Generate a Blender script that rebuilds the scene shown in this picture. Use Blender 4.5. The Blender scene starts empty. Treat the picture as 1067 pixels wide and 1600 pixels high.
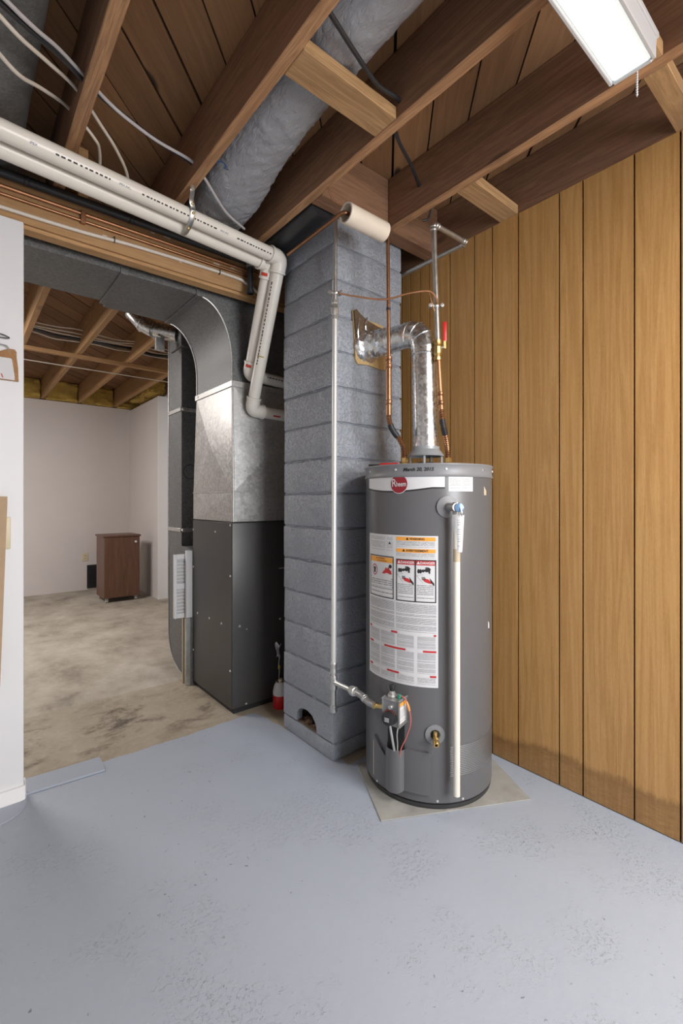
import bpy, bmesh, math, random
from mathutils import Vector, Matrix, Quaternion, noise as mnoise
random.seed(7)
PI = math.pi
R = math.radians
sc = bpy.context.scene
COL = sc.collection

# ------------------------------------------------------------------ camera, world, lights, exposure
cam = bpy.data.cameras.new('camera')
cam.lens = 725 / 1600 * 36
cam.sensor_width = 36
cam.shift_y = -18 / 1600
cam.clip_start = 0.02
camo = bpy.data.objects.new('camera', cam)
camo.location = (0, 0, 1.25)
camo.rotation_euler = (R(90), 0, R(-39.6))
COL.objects.link(camo)
sc.camera = camo

w = bpy.data.worlds.new('world')
w.use_nodes = True
w.node_tree.nodes['Background'].inputs[0].default_value = (0.75, 0.8, 0.9, 1)
w.node_tree.nodes['Background'].inputs[1].default_value = 0.3
sc.world = w
sc.view_settings.view_transform = 'Standard'
sc.view_settings.look = 'None'
sc.view_settings.exposure = 0.0
sc.view_settings.gamma = 1.0
sc.view_settings.use_curve_mapping = False


def area(name, loc, target, sx, sy, energy, col=(1, 1, 1)):
    l = bpy.data.lights.new(name, 'AREA')
    l.shape = 'RECTANGLE'
    l.size, l.size_y, l.energy, l.color = sx, sy, energy, col
    o = bpy.data.objects.new(name, l)
    o.location = loc
    d = Vector(target) - Vector(loc)
    o.rotation_euler = d.to_track_quat('-Z', 'Y').to_euler()
    COL.objects.link(o)
    return o


# two unseen fill lights added behind the camera, and the lamp of the next room
area('rear_fill_high', (1.25, -0.85, 2.5), (1.2, -0.7, 0), 1.2, 0.4, 64, (1.0, 0.985, 0.96))
area('rear_fill_low', (1.35, -1.9, 1.5), (1.2, 1.4, 1.25), 1.2, 1.1, 84, (0.93, 0.965, 1.0))
area('next_room_lamp', (-0.5, 4.7, 2.5), (0.3, 4.9, 0), 1.2, 0.8, 72, (1.0, 0.945, 0.91))

# ------------------------------------------------------------------ material helpers


class NT:
    def __init__(s, name):
        s.m = bpy.data.materials.new(name)
        s.m.use_nodes = True
        s.t = s.m.node_tree
        s.p = s.t.nodes['Principled BSDF']

    def n(s, typ, **k):
        nd = s.t.nodes.new('ShaderNode' + typ)
        for a, b in k.items():
            setattr(nd, a, b)
        return nd

    def l(s, a, b):
        s.t.links.new(a, b)

    def val(s, sock, v):
        if hasattr(v, 'links'):
            s.l(v, sock)
        else:
            sock.default_value = v

    def math(s, op, a, b=0.0, c=None):
        nd = s.n('Math', operation=op)
        s.val(nd.inputs[0], a)
        s.val(nd.inputs[1], b)
        if c is not None:
            s.val(nd.inputs[2], c)
        return nd.outputs[0]

    def coord(s, kind='Object', scale=(1, 1, 1), rnd=False):
        tc = s.n('TexCoord')
        mp = s.n('Mapping')
        s.l(tc.outputs[kind], mp.inputs[0])
        mp.inputs['Scale'].default_value = scale
        out = mp.outputs[0]
        if rnd:
            oi = s.n('ObjectInfo')
            vm = s.n('VectorMath', operation='MULTIPLY')
            cx = s.n('CombineXYZ')
            for i in range(3):
                s.l(oi.outputs['Random'], cx.inputs[i])
            vm.inputs[1].default_value = (37, 53, 71)
            s.l(cx.outputs[0], vm.inputs[0])
            ad = s.n('VectorMath', operation='ADD')
            s.l(out, ad.inputs[0])
            s.l(vm.outputs[0], ad.inputs[1])
            out = ad.outputs[0]
        return out

    def geo(s, scale=(1, 1, 1)):
        g = s.n('NewGeometry')
        mp = s.n('Mapping')
        s.l(g.outputs['Position'], mp.inputs[0])
        mp.inputs['Scale'].default_value = scale
        return mp.outputs[0]

    def noise(s, vec, scale, detail=4, rough=0.55, dist=0.0):
        nd = s.n('TexNoise')
        s.l(vec, nd.inputs['Vector'])
        nd.inputs['Scale'].default_value = scale
        nd.inputs['Detail'].default_value = detail
        nd.inputs['Roughness'].default_value = rough
        nd.inputs['Distortion'].default_value = dist
        return nd.outputs['Fac']

    def voro(s, vec, scale, feat='F1'):
        nd = s.n('TexVoronoi', feature=feat)
        s.l(vec, nd.inputs['Vector'])
        nd.inputs['Scale'].default_value = scale
        return nd

    def ramp(s, fac, stops):
        nd = s.n('ValToRGB')
        s.l(fac, nd.inputs[0])
        e = nd.color_ramp.elements
        while len(e) < len(stops):
            e.new(0.5)
        for i, (p, c) in enumerate(stops):
            e[i].position = p
            e[i].color = (*c, 1) if len(c) == 3 else c
        return nd.outputs[0]

    def mix(s, fac, a, b, mode='MIX'):
        nd = s.n('Mix', data_type='RGBA', blend_type=mode)
        s.val(nd.inputs[0], fac)
        for sk, v in ((nd.inputs[6], a), (nd.inputs[7], b)):
            if hasattr(v, 'links'):
                s.l(v, sk)
            else:
                sk.default_value = (*v, 1)
        return nd.outputs[2]

    def smooth(s, x, a, b):
        nd = s.n('MapRange', interpolation_type='SMOOTHSTEP')
        s.val(nd.inputs[0], x)
        nd.inputs[1].default_value = a
        nd.inputs[2].default_value = b
        return nd.outputs[0]

    def bump(s, h, strength=0.3, dist=0.01):
        nd = s.n('Bump')
        nd.inputs['Strength'].default_value = strength
        nd.inputs['Distance'].default_value = dist
        s.l(h, nd.inputs['Height'])
        s.l(nd.outputs[0], s.p.inputs['Normal'])

    def out(s, col=None, rough=None, metal=None, spec=None):
        for k, v in (('Base Color', col), ('Roughness', rough), ('Metallic', metal), ('Specular IOR Level', spec)):
            if v is None:
                continue
            if hasattr(v, 'links'):
                s.l(v, s.p.inputs[k])
            elif isinstance(v, tuple):
                s.p.inputs[k].default_value = (*v, 1)
            else:
                s.p.inputs[k].default_value = v
        return s.m


def plain(name, col, rough=0.5, metal=0.0, var=0.12, vs=12, bump=0.0, bs=80, spec=None):
    t = NT(name)
    v = t.geo()
    f = t.noise(v, vs, 5)
    c = t.mix(f, tuple(x * (1 - var) for x in col), tuple(min(1, x * (1 + var)) for x in col))
    if bump:
        t.bump(t.noise(v, bs, 4), bump, 0.004)
    return t.out(c, rough, metal, spec)


def wood(name, dark, light, rough=0.7, grain=1.0, knots=0.0, vary=0.25, rings=0.5):
    t = NT(name)
    v = t.coord('Object', (1, 1, 1), True)
    mp = t.n('Mapping')
    t.l(v, mp.inputs[0])
    mp.inputs['Scale'].default_value = (14, 0.9, 14)
    n1 = t.noise(mp.outputs[0], 1.5, 5, 0.6, 0.6)
    mp2 = t.n('Mapping')
    t.l(v, mp2.inputs[0])
    mp2.inputs['Scale'].default_value = (160, 4, 160)
    n2 = t.noise(mp2.outputs[0], 1.0, 3, 0.6)
    saw = t.math('PINGPONG', t.math('MULTIPLY', n1, 14.0), 1.0)
    fac = t.math('ADD', t.math('MULTIPLY', n1, 1 - rings), t.math('MULTIPLY', saw, rings * 0.75))
    fac = t.math('ADD', t.math('MULTIPLY', fac, 0.75), t.math('MULTIPLY', n2, 0.3 * grain))
    c = t.ramp(fac, [(0.15, dark), (0.8, light)])
    if knots:
        mp3 = t.n('Mapping')
        t.l(v, mp3.inputs[0])
        mp3.inputs['Scale'].default_value = (5.5, 2.2, 5.5)
        vo = t.voro(mp3.outputs[0], 1.0)
        k = t.math('SUBTRACT', 1.0, t.smooth(vo.outputs['Distance'], 0.07, 0.15))
        c = t.mix(t.math('MULTIPLY', k, knots), c, tuple(x * 0.22 for x in dark))
    oi = t.n('ObjectInfo')
    br = t.math('ADD', t.math('MULTIPLY', oi.outputs['Random'], vary), 1 - vary / 2)
    hs = t.n('HueSaturation')
    t.l(c, hs.inputs['Color'])
    t.l(br, hs.inputs['Value'])
    t.bump(fac, 0.25, 0.003)
    return t.out(hs.outputs[0], rough)


def laminate(name, dark, light, rough=0.4):
    t = NT(name)
    v = t.geo((30, 30, 1.6))
    f = t.noise(v, 1.4, 5, 0.6, 0.8)
    f2 = t.noise(t.geo((150, 150, 5)), 1.0, 3)
    c = t.ramp(t.math('ADD', t.math('MULTIPLY', f, 0.7), t.math('MULTIPLY', f2, 0.3)), [(0.3, dark), (0.7, light)])
    return t.out(c, rough)


def galv(name, base, rough=0.38, spangle=0.25, scale=45, metal=0.9, streak=0.0):
    t = NT(name)
    v = t.geo()
    vo = t.voro(v, scale)
    c1 = t.mix(vo.outputs['Color'], base, base)
    sep = t.n('SeparateColor')
    t.l(vo.outputs['Color'], sep.inputs[0])
    f = sep.outputs[0]
    n = t.noise(v, 6, 5, 0.6)
    ff = t.math('ADD', t.math('MULTIPLY', f, 0.5), t.math('MULTIPLY', n, 0.5))
    c = t.mix(ff, tuple(x * (1 - spangle) for x in base), tuple(min(1, x * (1 + spangle)) for x in base))
    r = t.math('ADD', rough - 0.08, t.math('MULTIPLY', ff, 0.16))
    t.bump(n, 0.08 + streak, 0.01)
    return t.out(c, r, metal)


# ------------------------------------------------------------------ materials
M = {}
M['joist'] = wood('joist_wood', (0.125, 0.060, 0.034), (0.30, 0.158, 0.083), 0.75, 1.0, 0.5, 0.2, 0.45)
M['joist_lit_edge'] = wood('joist_wood_lit_underside', (0.22, 0.108, 0.05), (0.47, 0.265, 0.13), 0.75, 1.0, 0.3, 0.15, 0.7)
M['joist_far'] = wood('joist_wood_pale', (0.24, 0.125, 0.05), (0.46, 0.265, 0.115), 0.75, 1.0, 0.4, 0.15, 0.3)
M['board'] = wood('subfloor_wood', (0.15, 0.072, 0.031), (0.32, 0.165, 0.07), 0.75, 0.8, 1.0, 0.28, 0.25)
M['beam'] = wood('beam_wood', (0.28, 0.15, 0.06), (0.50, 0.30, 0.14), 0.7, 1.0, 0.4, 0.3, 0.4)
M['blocking'] = wood('blocking_wood', (0.24, 0.13, 0.055), (0.46, 0.28, 0.13), 0.75, 1.2, 0.4, 0.2, 0.6)
M['white'] = plain('white_wall_paint', (0.74, 0.75, 0.77), 0.55, 0, 0.02, 4)
M['pinkwall'] = plain('warm_white_wall_paint', (0.62, 0.575, 0.555), 0.6, 0, 0.03, 3)
M['base'] = plain('white_baseboard_gloss', (0.82, 0.82, 0.83), 0.35, 0, 0.02, 10)
M['pvc'] = plain('white_pvc', (0.74, 0.70, 0.63), 0.32, 0, 0.05, 20)
M['ptape'] = plain('red_label_print', (0.55, 0.05, 0.03), 0.5)
M['black'] = plain('black_print', (0.015, 0.015, 0.018), 0.55)
M['blackpipe'] = plain('black_plastic', (0.02, 0.021, 0.024), 0.4)
M['blackduct'] = plain('black_glossy_duct', (0.035, 0.037, 0.042), 0.38, 0.3, 0.5, 14)
M['copper'] = plain('aged_copper', (0.36, 0.18, 0.095), 0.38, 0.9, 0.4, 25)
M['copperbright'] = plain('bright_copper', (0.55, 0.27, 0.14), 0.42, 0.85, 0.2, 25)
M['brass'] = plain('brass', (0.70, 0.50, 0.20), 0.3, 0.95, 0.2, 30)
M['steelpipe'] = galv('galvanised_pipe', (0.58, 0.58, 0.56), 0.36, 0.12, 60)
M['pipepaint'] = plain('white_painted_pipe', (0.66, 0.66, 0.64), 0.35, 0.45, 0.05, 30)
M['galv'] = galv('galvanised_sheet', (0.50, 0.495, 0.48), 0.40, 0.25, 80, 0.75)
M['galvdark'] = galv('dull_galvanised_duct', (0.16, 0.163, 0.163), 0.48, 0.45, 120, 0.45)
M['galvbright'] = galv('shiny_vent_pipe', (0.66, 0.67, 0.67), 0.26, 0.42, 85, 0.95, -0.065)
M['foil'] = galv('aluminium_foil_tape', (0.86, 0.87, 0.88), 0.24, 0.1, 120, 0.95, 0.5)
M['heater'] = plain('grey_heater_enamel', (0.112, 0.112, 0.117), 0.30, 0, 0.05, 5)
M['heatertrim'] = plain('light_grey_heater_cap', (0.20, 0.205, 0.215), 0.38, 0, 0.05, 8)
M['hood'] = plain('pale_grey_hood', (0.33, 0.35, 0.37), 0.4, 0.2)
M['heaterdark'] = plain('dark_base_ring', (0.035, 0.035, 0.037), 0.5)
M['furnace'] = plain('charcoal_furnace_paint', (0.050, 0.048, 0.047), 0.36, 0, 0.12, 3)
M['screw'] = plain('bright_screw', (0.75, 0.75, 0.74), 0.3, 0.7)
M['silver'] = plain('silver_banner', (0.66, 0.67, 0.68), 0.42, 0.1, 0.05, 14)
M['paper'] = plain('white_label_paper', (0.64, 0.64, 0.65), 0.75, 0, 0.02)
M['orange'] = plain('orange_print', (0.85, 0.36, 0.05), 0.5, 0, 0.03)
M['redprint'] = plain('red_print', (0.50, 0.025, 0.03), 0.5, 0, 0.05)
M['logored'] = plain('dark_red_emblem', (0.26, 0.012, 0.02), 0.35, 0, 0.05)
M['redplastic'] = plain('red_plastic', (0.55, 0.02, 0.02), 0.35, 0, 0.1)
M['blueplastic'] = plain('blue_valve_disc', (0.22, 0.38, 0.62), 0.3, 0.3, 0.2, 60)
M['castgrey'] = plain('cast_grey_metal', (0.33, 0.33, 0.33), 0.42, 0.6, 0.1, 40, 0.05, 200)
M['tan'] = plain('tan_scuff', (0.50, 0.42, 0.30), 0.6)
M['cardboard'] = plain('brown_cardboard', (0.42, 0.30, 0.19), 0.8, 0, 0.15, 20)
M['leather'] = wood('brown_tag_wood', (0.22, 0.10, 0.03), (0.40, 0.20, 0.07), 0.6)
M['ivory'] = plain('ivory_plastic', (0.62, 0.55, 0.38), 0.4, 0, 0.04)
M['cart'] = laminate('walnut_laminate', (0.075, 0.033, 0.02), (0.17, 0.082, 0.05))
M['whitecable'] = plain('white_cable_sheath', (0.62, 0.56, 0.48), 0.45)
M['greycable'] = plain('grey_cable_sheath', (0.42, 0.40, 0.40), 0.4)
M['insul'] = plain('yellow_fibreglass', (0.50, 0.33, 0.08), 0.95, 0, 0.55, 9, 1.0, 18)
M['kraft'] = plain('torn_brown_insulation', (0.12, 0.075, 0.042), 0.8, 0, 0.6, 30, 0.8, 60)
M['plywood'] = wood('pale_torn_board', (0.40, 0.27, 0.12), (0.60, 0.42, 0.20), 0.8)
M['sheet'] = plain('dusty_sheet_metal', (0.37, 0.365, 0.34), 0.6, 0.1, 0.4, 9)
M['soot'] = plain('chimney_rubble', (0.13, 0.08, 0.05), 0.95, 0, 0.6, 40, 1.0, 60)
M['metalwhite'] = plain('white_enamel_metal', (0.50, 0.51, 0.52), 0.35, 0, 0.02)
M['darkgap'] = plain('dark_void', (0.012, 0.012, 0.013), 0.8)
M['green'] = plain('green_plastic', (0.02, 0.30, 0.18), 0.4)
M['orangewire'] = plain('orange_wire', (0.75, 0.30, 0.08), 0.45)
M['redwire'] = plain('red_wire', (0.50, 0.12, 0.10), 0.45)
M['roll'] = plain('stained_white_sleeve', (0.72, 0.64, 0.53), 0.5, 0, 0.12, 18)
M['blueprint'] = plain('blue_print', (0.04, 0.10, 0.22), 0.5)

# painted block
t = NT('painted_block')
v = t.geo()
c = t.mix(t.noise(v, 3, 4), (0.285, 0.305, 0.345), (0.335, 0.36, 0.40))
pores = t.smooth(t.noise(v, 95, 3, 0.7), 0.33, 0.52)
t.bump(t.math('ADD', t.math('MULTIPLY', pores, 0.35), t.noise(v, 20, 6, 0.65)), 0.8, 0.009)
M['block'] = t.out(c, 0.5)
t = NT('painted_mortar')
v = t.geo()
c = t.mix(t.noise(v, 8, 4), (0.20, 0.215, 0.25), (0.33, 0.355, 0.405))
t.bump(t.noise(v, 60, 5), 0.8, 0.01)
M['mortar'] = t.out(c, 0.55)

# panelling
t = NT('wood_grain_panelling')
v = t.coord('Object', (1, 1, 1), True)
mp = t.n('Mapping'); t.l(v, mp.inputs[0]); mp.inputs['Scale'].default_value = (1, 16, 0.55)
n1 = t.noise(mp.outputs[0], 1.2, 4, 0.5, 0.5)
rings = t.math('PINGPONG', t.math('MULTIPLY', n1, 12.0), 1.0)
mp2 = t.n('Mapping'); t.l(v, mp2.inputs[0]); mp2.inputs['Scale'].default_value = (1, 260, 7)
n2 = t.noise(mp2.outputs[0], 1.0, 3, 0.6)
mp3 = t.n('Mapping'); t.l(v, mp3.inputs[0]); mp3.inputs['Scale'].default_value = (1, 420, 60)
n3 = t.noise(mp3.outputs[0], 1.0, 2, 0.6)
f = t.math('ADD', t.math('MULTIPLY', rings, 0.25), t.math('ADD', t.math('MULTIPLY', n2, 0.45), t.math('MULTIPLY', n3, 0.4)))
c = t.ramp(f, [(0.25, (0.41, 0.205, 0.058)), (0.75, (0.60, 0.34, 0.125))])
oi = t.n('ObjectInfo')
hs = t.n('HueSaturation')
t.l(c, hs.inputs['Color'])
t.l(t.math('ADD', t.math('MULTIPLY', oi.outputs['Random'], 0.14), 0.93), hs.inputs['Value'])
# water stain along the foot of the wall: ragged upper line
g = t.geo()
sp = t.n('SeparateXYZ'); t.l(g, sp.inputs[0])
ragged = t.math('ADD', sp.outputs[2], t.math('ADD', t.math('MULTIPLY', t.math('SUBTRACT', t.noise(g, 3.0, 4), 0.5), -0.16), t.math('MULTIPLY', t.math('SUBTRACT', t.noise(t.geo((1, 60, 18)), 1.0, 4, 0.7), 0.5), 0.05)))
st = t.math('SUBTRACT', 1.0, t.smooth(ragged, 0.105, 0.140))
edge = t.math('MULTIPLY', st, t.smooth(ragged, 0.07, 0.115))
gs = t.geo((4, 25, 140))
sc_n = t.noise(gs, 1.0, 4, 0.65)
stf = t.math('MULTIPLY', st, t.math('ADD', 0.10, t.math('MULTIPLY', sc_n, 0.75)))
c = t.mix(stf, hs.outputs[0], (0.17, 0.085, 0.03))
c = t.mix(t.math('MULTIPLY', edge, 0.22), c, (0.13, 0.055, 0.015))
t.bump(f, 0.08, 0.002)
M['panel'] = t.out(c, 0.42)

# floor: bare slab, grey-blue paint in the near room
t = NT('concrete_floor')
g = t.geo()
sp = t.n('SeparateXYZ'); t.l(g, sp.inputs[0])
X, Y = sp.outputs[0], sp.outputs[1]
wob = t.math('MULTIPLY', t.math('SUBTRACT', t.noise(g, 9, 4), 0.5), 0.06)
wob2 = t.math('MULTIPLY', t.math('SUBTRACT', t.noise(g, 1.4, 3), 0.5), 0.05)
yy = t.math('ADD', Y, t.math('ADD', wob, wob2))
xx = t.math('ADD', X, wob)
pa = t.math('LESS_THAN', yy, 2.435)
bare_x = t.math('GREATER_THAN', t.math('ADD', xx, t.math('MULTIPLY', t.math('SUBTRACT', yy, 2.16), 0.1)), 1.385)
bare_y = t.math('GREATER_THAN', yy, 1.665)
bare = t.math('MULTIPLY', bare_x, bare_y)
paint = t.math('MULTIPLY', pa, t.math('SUBTRACT', 1.0, bare))
n1 = t.noise(g, 1.3, 6, 0.62, 0.8)
gs = t.geo((1.0, 0.75, 1))
n2 = t.noise(gs, 2.6, 10, 0.68, 0.1)
n3 = t.noise(g, 30, 6, 0.7)
cc = t.ramp(n2, [(0.30, (0.20, 0.175, 0.14)), (0.44, (0.36, 0.32, 0.26)), (0.58, (0.46, 0.42, 0.355)), (0.75, (0.56, 0.52, 0.45))])
cc = t.mix(t.math('MULTIPLY', t.smooth(n1, 0.45, 0.7), 0.4), cc, (0.36, 0.31, 0.245))
near = t.math('SUBTRACT', 1.0, t.smooth(t.math('ADD', Y, wob), 3.20, 3.213))
cc = t.mix(t.math('MULTIPLY', near, 0.5), cc, (0.33, 0.265, 0.18))
gs2 = t.geo((1.0, 1.5, 1))
dirt = t.smooth(t.noise(gs2, 3.4, 10, 0.74, 0.3), 0.47, 0.66)
dzone = t.math('MULTIPLY', t.smooth(Y, 2.4, 2.65), t.math('SUBTRACT', 1.0, t.smooth(Y, 2.95, 3.25)))
dzone = t.math('ADD', t.math('MULTIPLY', dzone, 0.85), 0.12)
cc = t.mix(t.math('MULTIPLY', dirt, dzone), cc, (0.085, 0.064, 0.045))
cc = t.mix(t.math('MULTIPLY', t.smooth(n3, 0.52, 0.75), 0.35), cc, (0.62, 0.57, 0.48))
pc = t.mix(t.noise(g, 2.0, 5, 0.6), (0.355, 0.395, 0.462), (0.395, 0.435, 0.502))
chip = t.math('MULTIPLY', t.smooth(t.noise(g, 48, 3, 0.6), 0.675, 0.71), t.smooth(t.noise(g, 2.2, 3), 0.40, 0.6))
pc = t.mix(t.math('MULTIPLY', chip, 0.7), pc, (0.08, 0.085, 0.10))
c = t.mix(paint, cc, pc)
rg = t.math('ADD', 0.75, t.math('MULTIPLY', paint, -0.33))
ridge = t.math('MULTIPLY', t.smooth(t.noise(g, 85, 5, 0.7, 0.2), 0.5, 0.75), t.smooth(t.noise(g, 3.0, 5, 0.65), 0.47, 0.62))
h = t.math('ADD', t.math('MULTIPLY', paint, 0.25), t.math('ADD', t.math('MULTIPLY', n3, 0.16), t.math('MULTIPLY', ridge, 0.30)))
t.bump(h, 0.55, 0.015)
M['floor'] = t.out(c, rg)
M['floorpaint'] = plain('grey_blue_floor_paint', (0.365, 0.405, 0.475), 0.42, 0, 0.06, 4, 0.15, 30)

# wrinkled plastic sleeve of the flexible duct
t = NT('grey_duct_sleeve')
v = t.geo((1, 0.35, 1))
n = t.noise(v, 42, 5, 0.55, 2.2)
c = t.mix(t.noise(t.geo(), 5, 4), (0.25, 0.26, 0.285), (0.37, 0.38, 0.40))
t.bump(n, 0.55, 0.012)
M['sleeve'] = t.out(c, 0.34)

# printed small type: rows of broken dark dashes in label coordinates (UV)
def print_mat(name, rows, words, ink=(0.10, 0.10, 0.11), dens=0.43, back=(0.64, 0.64, 0.65)):
    t = NT(name)
    tc = t.n('TexCoord')
    sp = t.n('SeparateXYZ'); t.l(tc.outputs['UV'], sp.inputs[0])
    vv = t.math('MULTIPLY', sp.outputs[1], rows)
    fr = t.math('FRACT', vv)
    row = t.math('FLOOR', vv)
    line = t.math('MULTIPLY', t.math('GREATER_THAN', fr, 0.25), t.math('LESS_THAN', fr, 0.8))
    cx = t.n('CombineXYZ')
    t.l(t.math('MULTIPLY', sp.outputs[0], words), cx.inputs[0])
    t.l(t.math('MULTIPLY', row, 7.31), cx.inputs[1])
    t.l(t.math('MULTIPLY', fr, 1.3), cx.inputs[2])
    n = t.noise(cx.outputs[0], 1.0, 3, 0.7)
    ink_f = t.math('MULTIPLY', line, t.math('GREATER_THAN', n, dens))
    # paragraph breaks
    pb = t.math('GREATER_THAN', t.math('FRACT', t.math('MULTIPLY', t.math('SINE', t.math('MULTIPLY', row, 12.9)), 43.7)), 0.12)
    c = t.mix(t.math('MULTIPLY', t.math('MULTIPLY', ink_f, pb), 0.85), back, ink)
    return t.out(c, 0.75)


M['type_a'] = print_mat('small_type_dense', 34, 60, (0.13, 0.13, 0.14), 0.42)
M['type_b'] = print_mat('small_type_short', 9, 55, (0.13, 0.13, 0.14), 0.45)
M['type_c'] = print_mat('small_type_light', 13, 40, (0.30, 0.30, 0.31), 0.46)
M['type_d'] = print_mat('large_type_row', 1, 26, (0.02, 0.02, 0.02), 0.47)
M['barcode'] = print_mat('barcode_row', 1, 120, (0.02, 0.02, 0.02), 0.5)

# lit lens
t = NT('lit_diffuser')
t.out((0.8, 0.82, 0.8), 0.4)
t.p.inputs['Emission Color'].default_value = (0.93, 1.0, 0.96, 1)
t.p.inputs['Emission Strength'].default_value = 0.62
M['lens'] = t.m

# ------------------------------------------------------------------ mesh helpers


class B:
    def __init__(s):
        s.bm = bmesh.new()
        s.uv = None

    def box(s, x0, x1, y0, y1, z0, z1, bev=0.0, seg=1, mat=None):
        r = bmesh.ops.create_cube(s.bm, size=1)
        vs = r['verts']
        for q in vs:
            q.co = Vector(((x0 + x1) / 2 + q.co.x * (x1 - x0), (y0 + y1) / 2 + q.co.y * (y1 - y0), (z0 + z1) / 2 + q.co.z * (z1 - z0)))
            if mat:
                q.co = mat @ q.co
        if bev:
            ed = list({e for q in vs for e in q.link_edges})
            bmesh.ops.bevel(s.bm, geom=ed, offset=bev, segments=seg, affect='EDGES', profile=0.5)
        return s

    def tube(s, pts, r, n=12, cap=True, rb=None, up=None):
        pts = [Vector(p) for p in pts]
        rs = r if isinstance(r, (list, tuple)) else [r] * len(pts)
        prev = None
        rings = []
        for i, p in enumerate(pts):
            a = pts[max(i - 1, 0)]
            b = pts[min(i + 1, len(pts) - 1)]
            if i not in (0, len(pts) - 1):
                d = ((p - a).normalized() + (b - p).normalized()).normalized()
            else:
                d = (b - a).normalized()
            if prev is None:
                ref = Vector(up) if up else (Vector((0, 0, 1)) if abs(d.z) < 0.9 else Vector((1, 0, 0)))
            else:
                ref = prev
            u = (ref - d * ref.dot(d)).normalized()
            prev = u
            vv = d.cross(u)
            k = (rb[i] if isinstance(rb, (list, tuple)) else rb) if rb is not None else rs[i]
            rings.append([s.bm.verts.new(p + vv * rs[i] * math.cos(2 * PI * j / n) + u * k * math.sin(2 * PI * j / n)) for j in range(n)])
        for q in range(len(rings) - 1):
            for j in range(n):
                s.bm.faces.new((rings[q][j], rings[q][(j + 1) % n], rings[q + 1][(j + 1) % n], rings[q + 1][j]))
        if cap:
            s.bm.faces.new(rings[0][::-1])
            s.bm.faces.new(rings[-1])
        return s

    def cyl(s, p0, p1, r, n=16, r2=None):
        return s.tube([p0, p1], [r, r if r2 is None else r2], n)

    def lathe(s, prof, o=(0, 0, 0), ax=(0, 0, 1), n=32):
        o = Vector(o)
        q = Vector(ax).normalized().to_track_quat('Z', 'Y')
        rings = []
        for (r, z) in prof:
            if r < 1e-6:
                rings.append([s.bm.verts.new(o + q @ Vector((0, 0, z)))])
            else:
                rings.append([s.bm.verts.new(o + q @ Vector((r * math.cos(2 * PI * j / n), r * math.sin(2 * PI * j / n), z))) for j in range(n)])
        for a, b in zip(rings, rings[1:]):
            for j in range(n):
                k = (j + 1) % n
                if len(a) == 1 and len(b) == 1:
                    continue
                if len(a) == 1:
                    s.bm.faces.new((a[0], b[j], b[k]))
                elif len(b) == 1:
                    s.bm.faces.new((a[j], a[k], b[0]))
                else:
                    s.bm.faces.new((a[j], a[k], b[k], b[j]))
        return s

    def prism(s, poly, axis, a, b):
        def mk(p, h):
            return {'x': (h, p[0], p[1]), 'y': (p[0], h, p[1]), 'z': (p[0], p[1], h)}[axis]
        va = [s.bm.verts.new(mk(p, a)) for p in poly]
        vb = [s.bm.verts.new(mk(p, b)) for p in poly]
        s.bm.faces.new(va)
        s.bm.faces.new(vb[::-1])
        n = len(poly)
        for i in range(n):
            s.bm.faces.new((va[i], vb[i], vb[(i + 1) % n], va[(i + 1) % n]))
        return s

    def quad(s, a, b, c, d):
        s.bm.faces.new([s.bm.verts.new(p) for p in (a, b, c, d)])
        return s

    def ball(s, c, r, n=8, sc=(1, 1, 1)):
        m = Matrix.Translation(c) @ Matrix.Diagonal((*sc, 1))
        bmesh.ops.create_uvsphere(s.bm, u_segments=n, v_segments=max(5, n // 2 + 1), radius=r, matrix=m)
        return s

    def patch(s, fn, nu, nv, thick=None):
        uv = s.bm.loops.layers.uv.verify()
        g = [[s.bm.verts.new(fn(i / nu, j / nv)) for j in range(nv + 1)] for i in range(nu + 1)]
        for i in range(nu):
            for j in range(nv):
                f = s.bm.faces.new((g[i][j], g[i + 1][j], g[i + 1][j + 1], g[i][j + 1]))
                for lp, (a, b) in zip(f.loops, ((i, j), (i + 1, j), (i + 1, j + 1), (i, j + 1))):
                    lp[uv].uv = (a / nu, b / nv)
        return s


def bend(pts, rad, n=6):
    pts = [Vector(p) for p in pts]
    out = [pts[0]]
    for i in range(1, len(pts) - 1):
        p = pts[i]
        a = (pts[i - 1] - p)
        b = (pts[i + 1] - p)
        r = min(rad, a.length * 0.48, b.length * 0.48)
        p0 = p + a.normalized() * r
        p1 = p + b.normalized() * r
        for k in range(n + 1):
            u = k / n
            out.append(p0 * (1 - u) ** 2 + p * 2 * u * (1 - u) + p1 * u * u)
    out.append(pts[-1])
    return out


def spl(pts, n=8):
    pts = [Vector(p) for p in pts]
    P = [pts[0] * 2 - pts[1]] + pts + [pts[-1] * 2 - pts[-2]]
    out = []
    for i in range(1, len(P) - 2):
        for k in range(n):
            u = k / n
            a, b, c, d = P[i - 1], P[i], P[i + 1], P[i + 2]
            out.append(0.5 * ((2 * b) + (c - a) * u + (2 * a - 5 * b + 4 * c - d) * u * u + (3 * b - a - 3 * c + d) * u ** 3))
    out.append(pts[-1])
    return out


ORG = {}


def props(o, label=None, cat=None, group=None, kind=None):
    if label:
        o['label'] = label
    if cat:
        o['category'] = cat
    if group:
        o['group'] = group
    if kind:
        o['kind'] = kind
    return o


def root(name, loc, label=None, cat=None, group=None, kind=None):
    o = bpy.data.objects.new(name, None)
    o.empty_display_size = 0.05
    o.location = loc
    COL.objects.link(o)
    ORG[o] = Vector(loc)
    return props(o, label, cat, group, kind)


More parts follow.
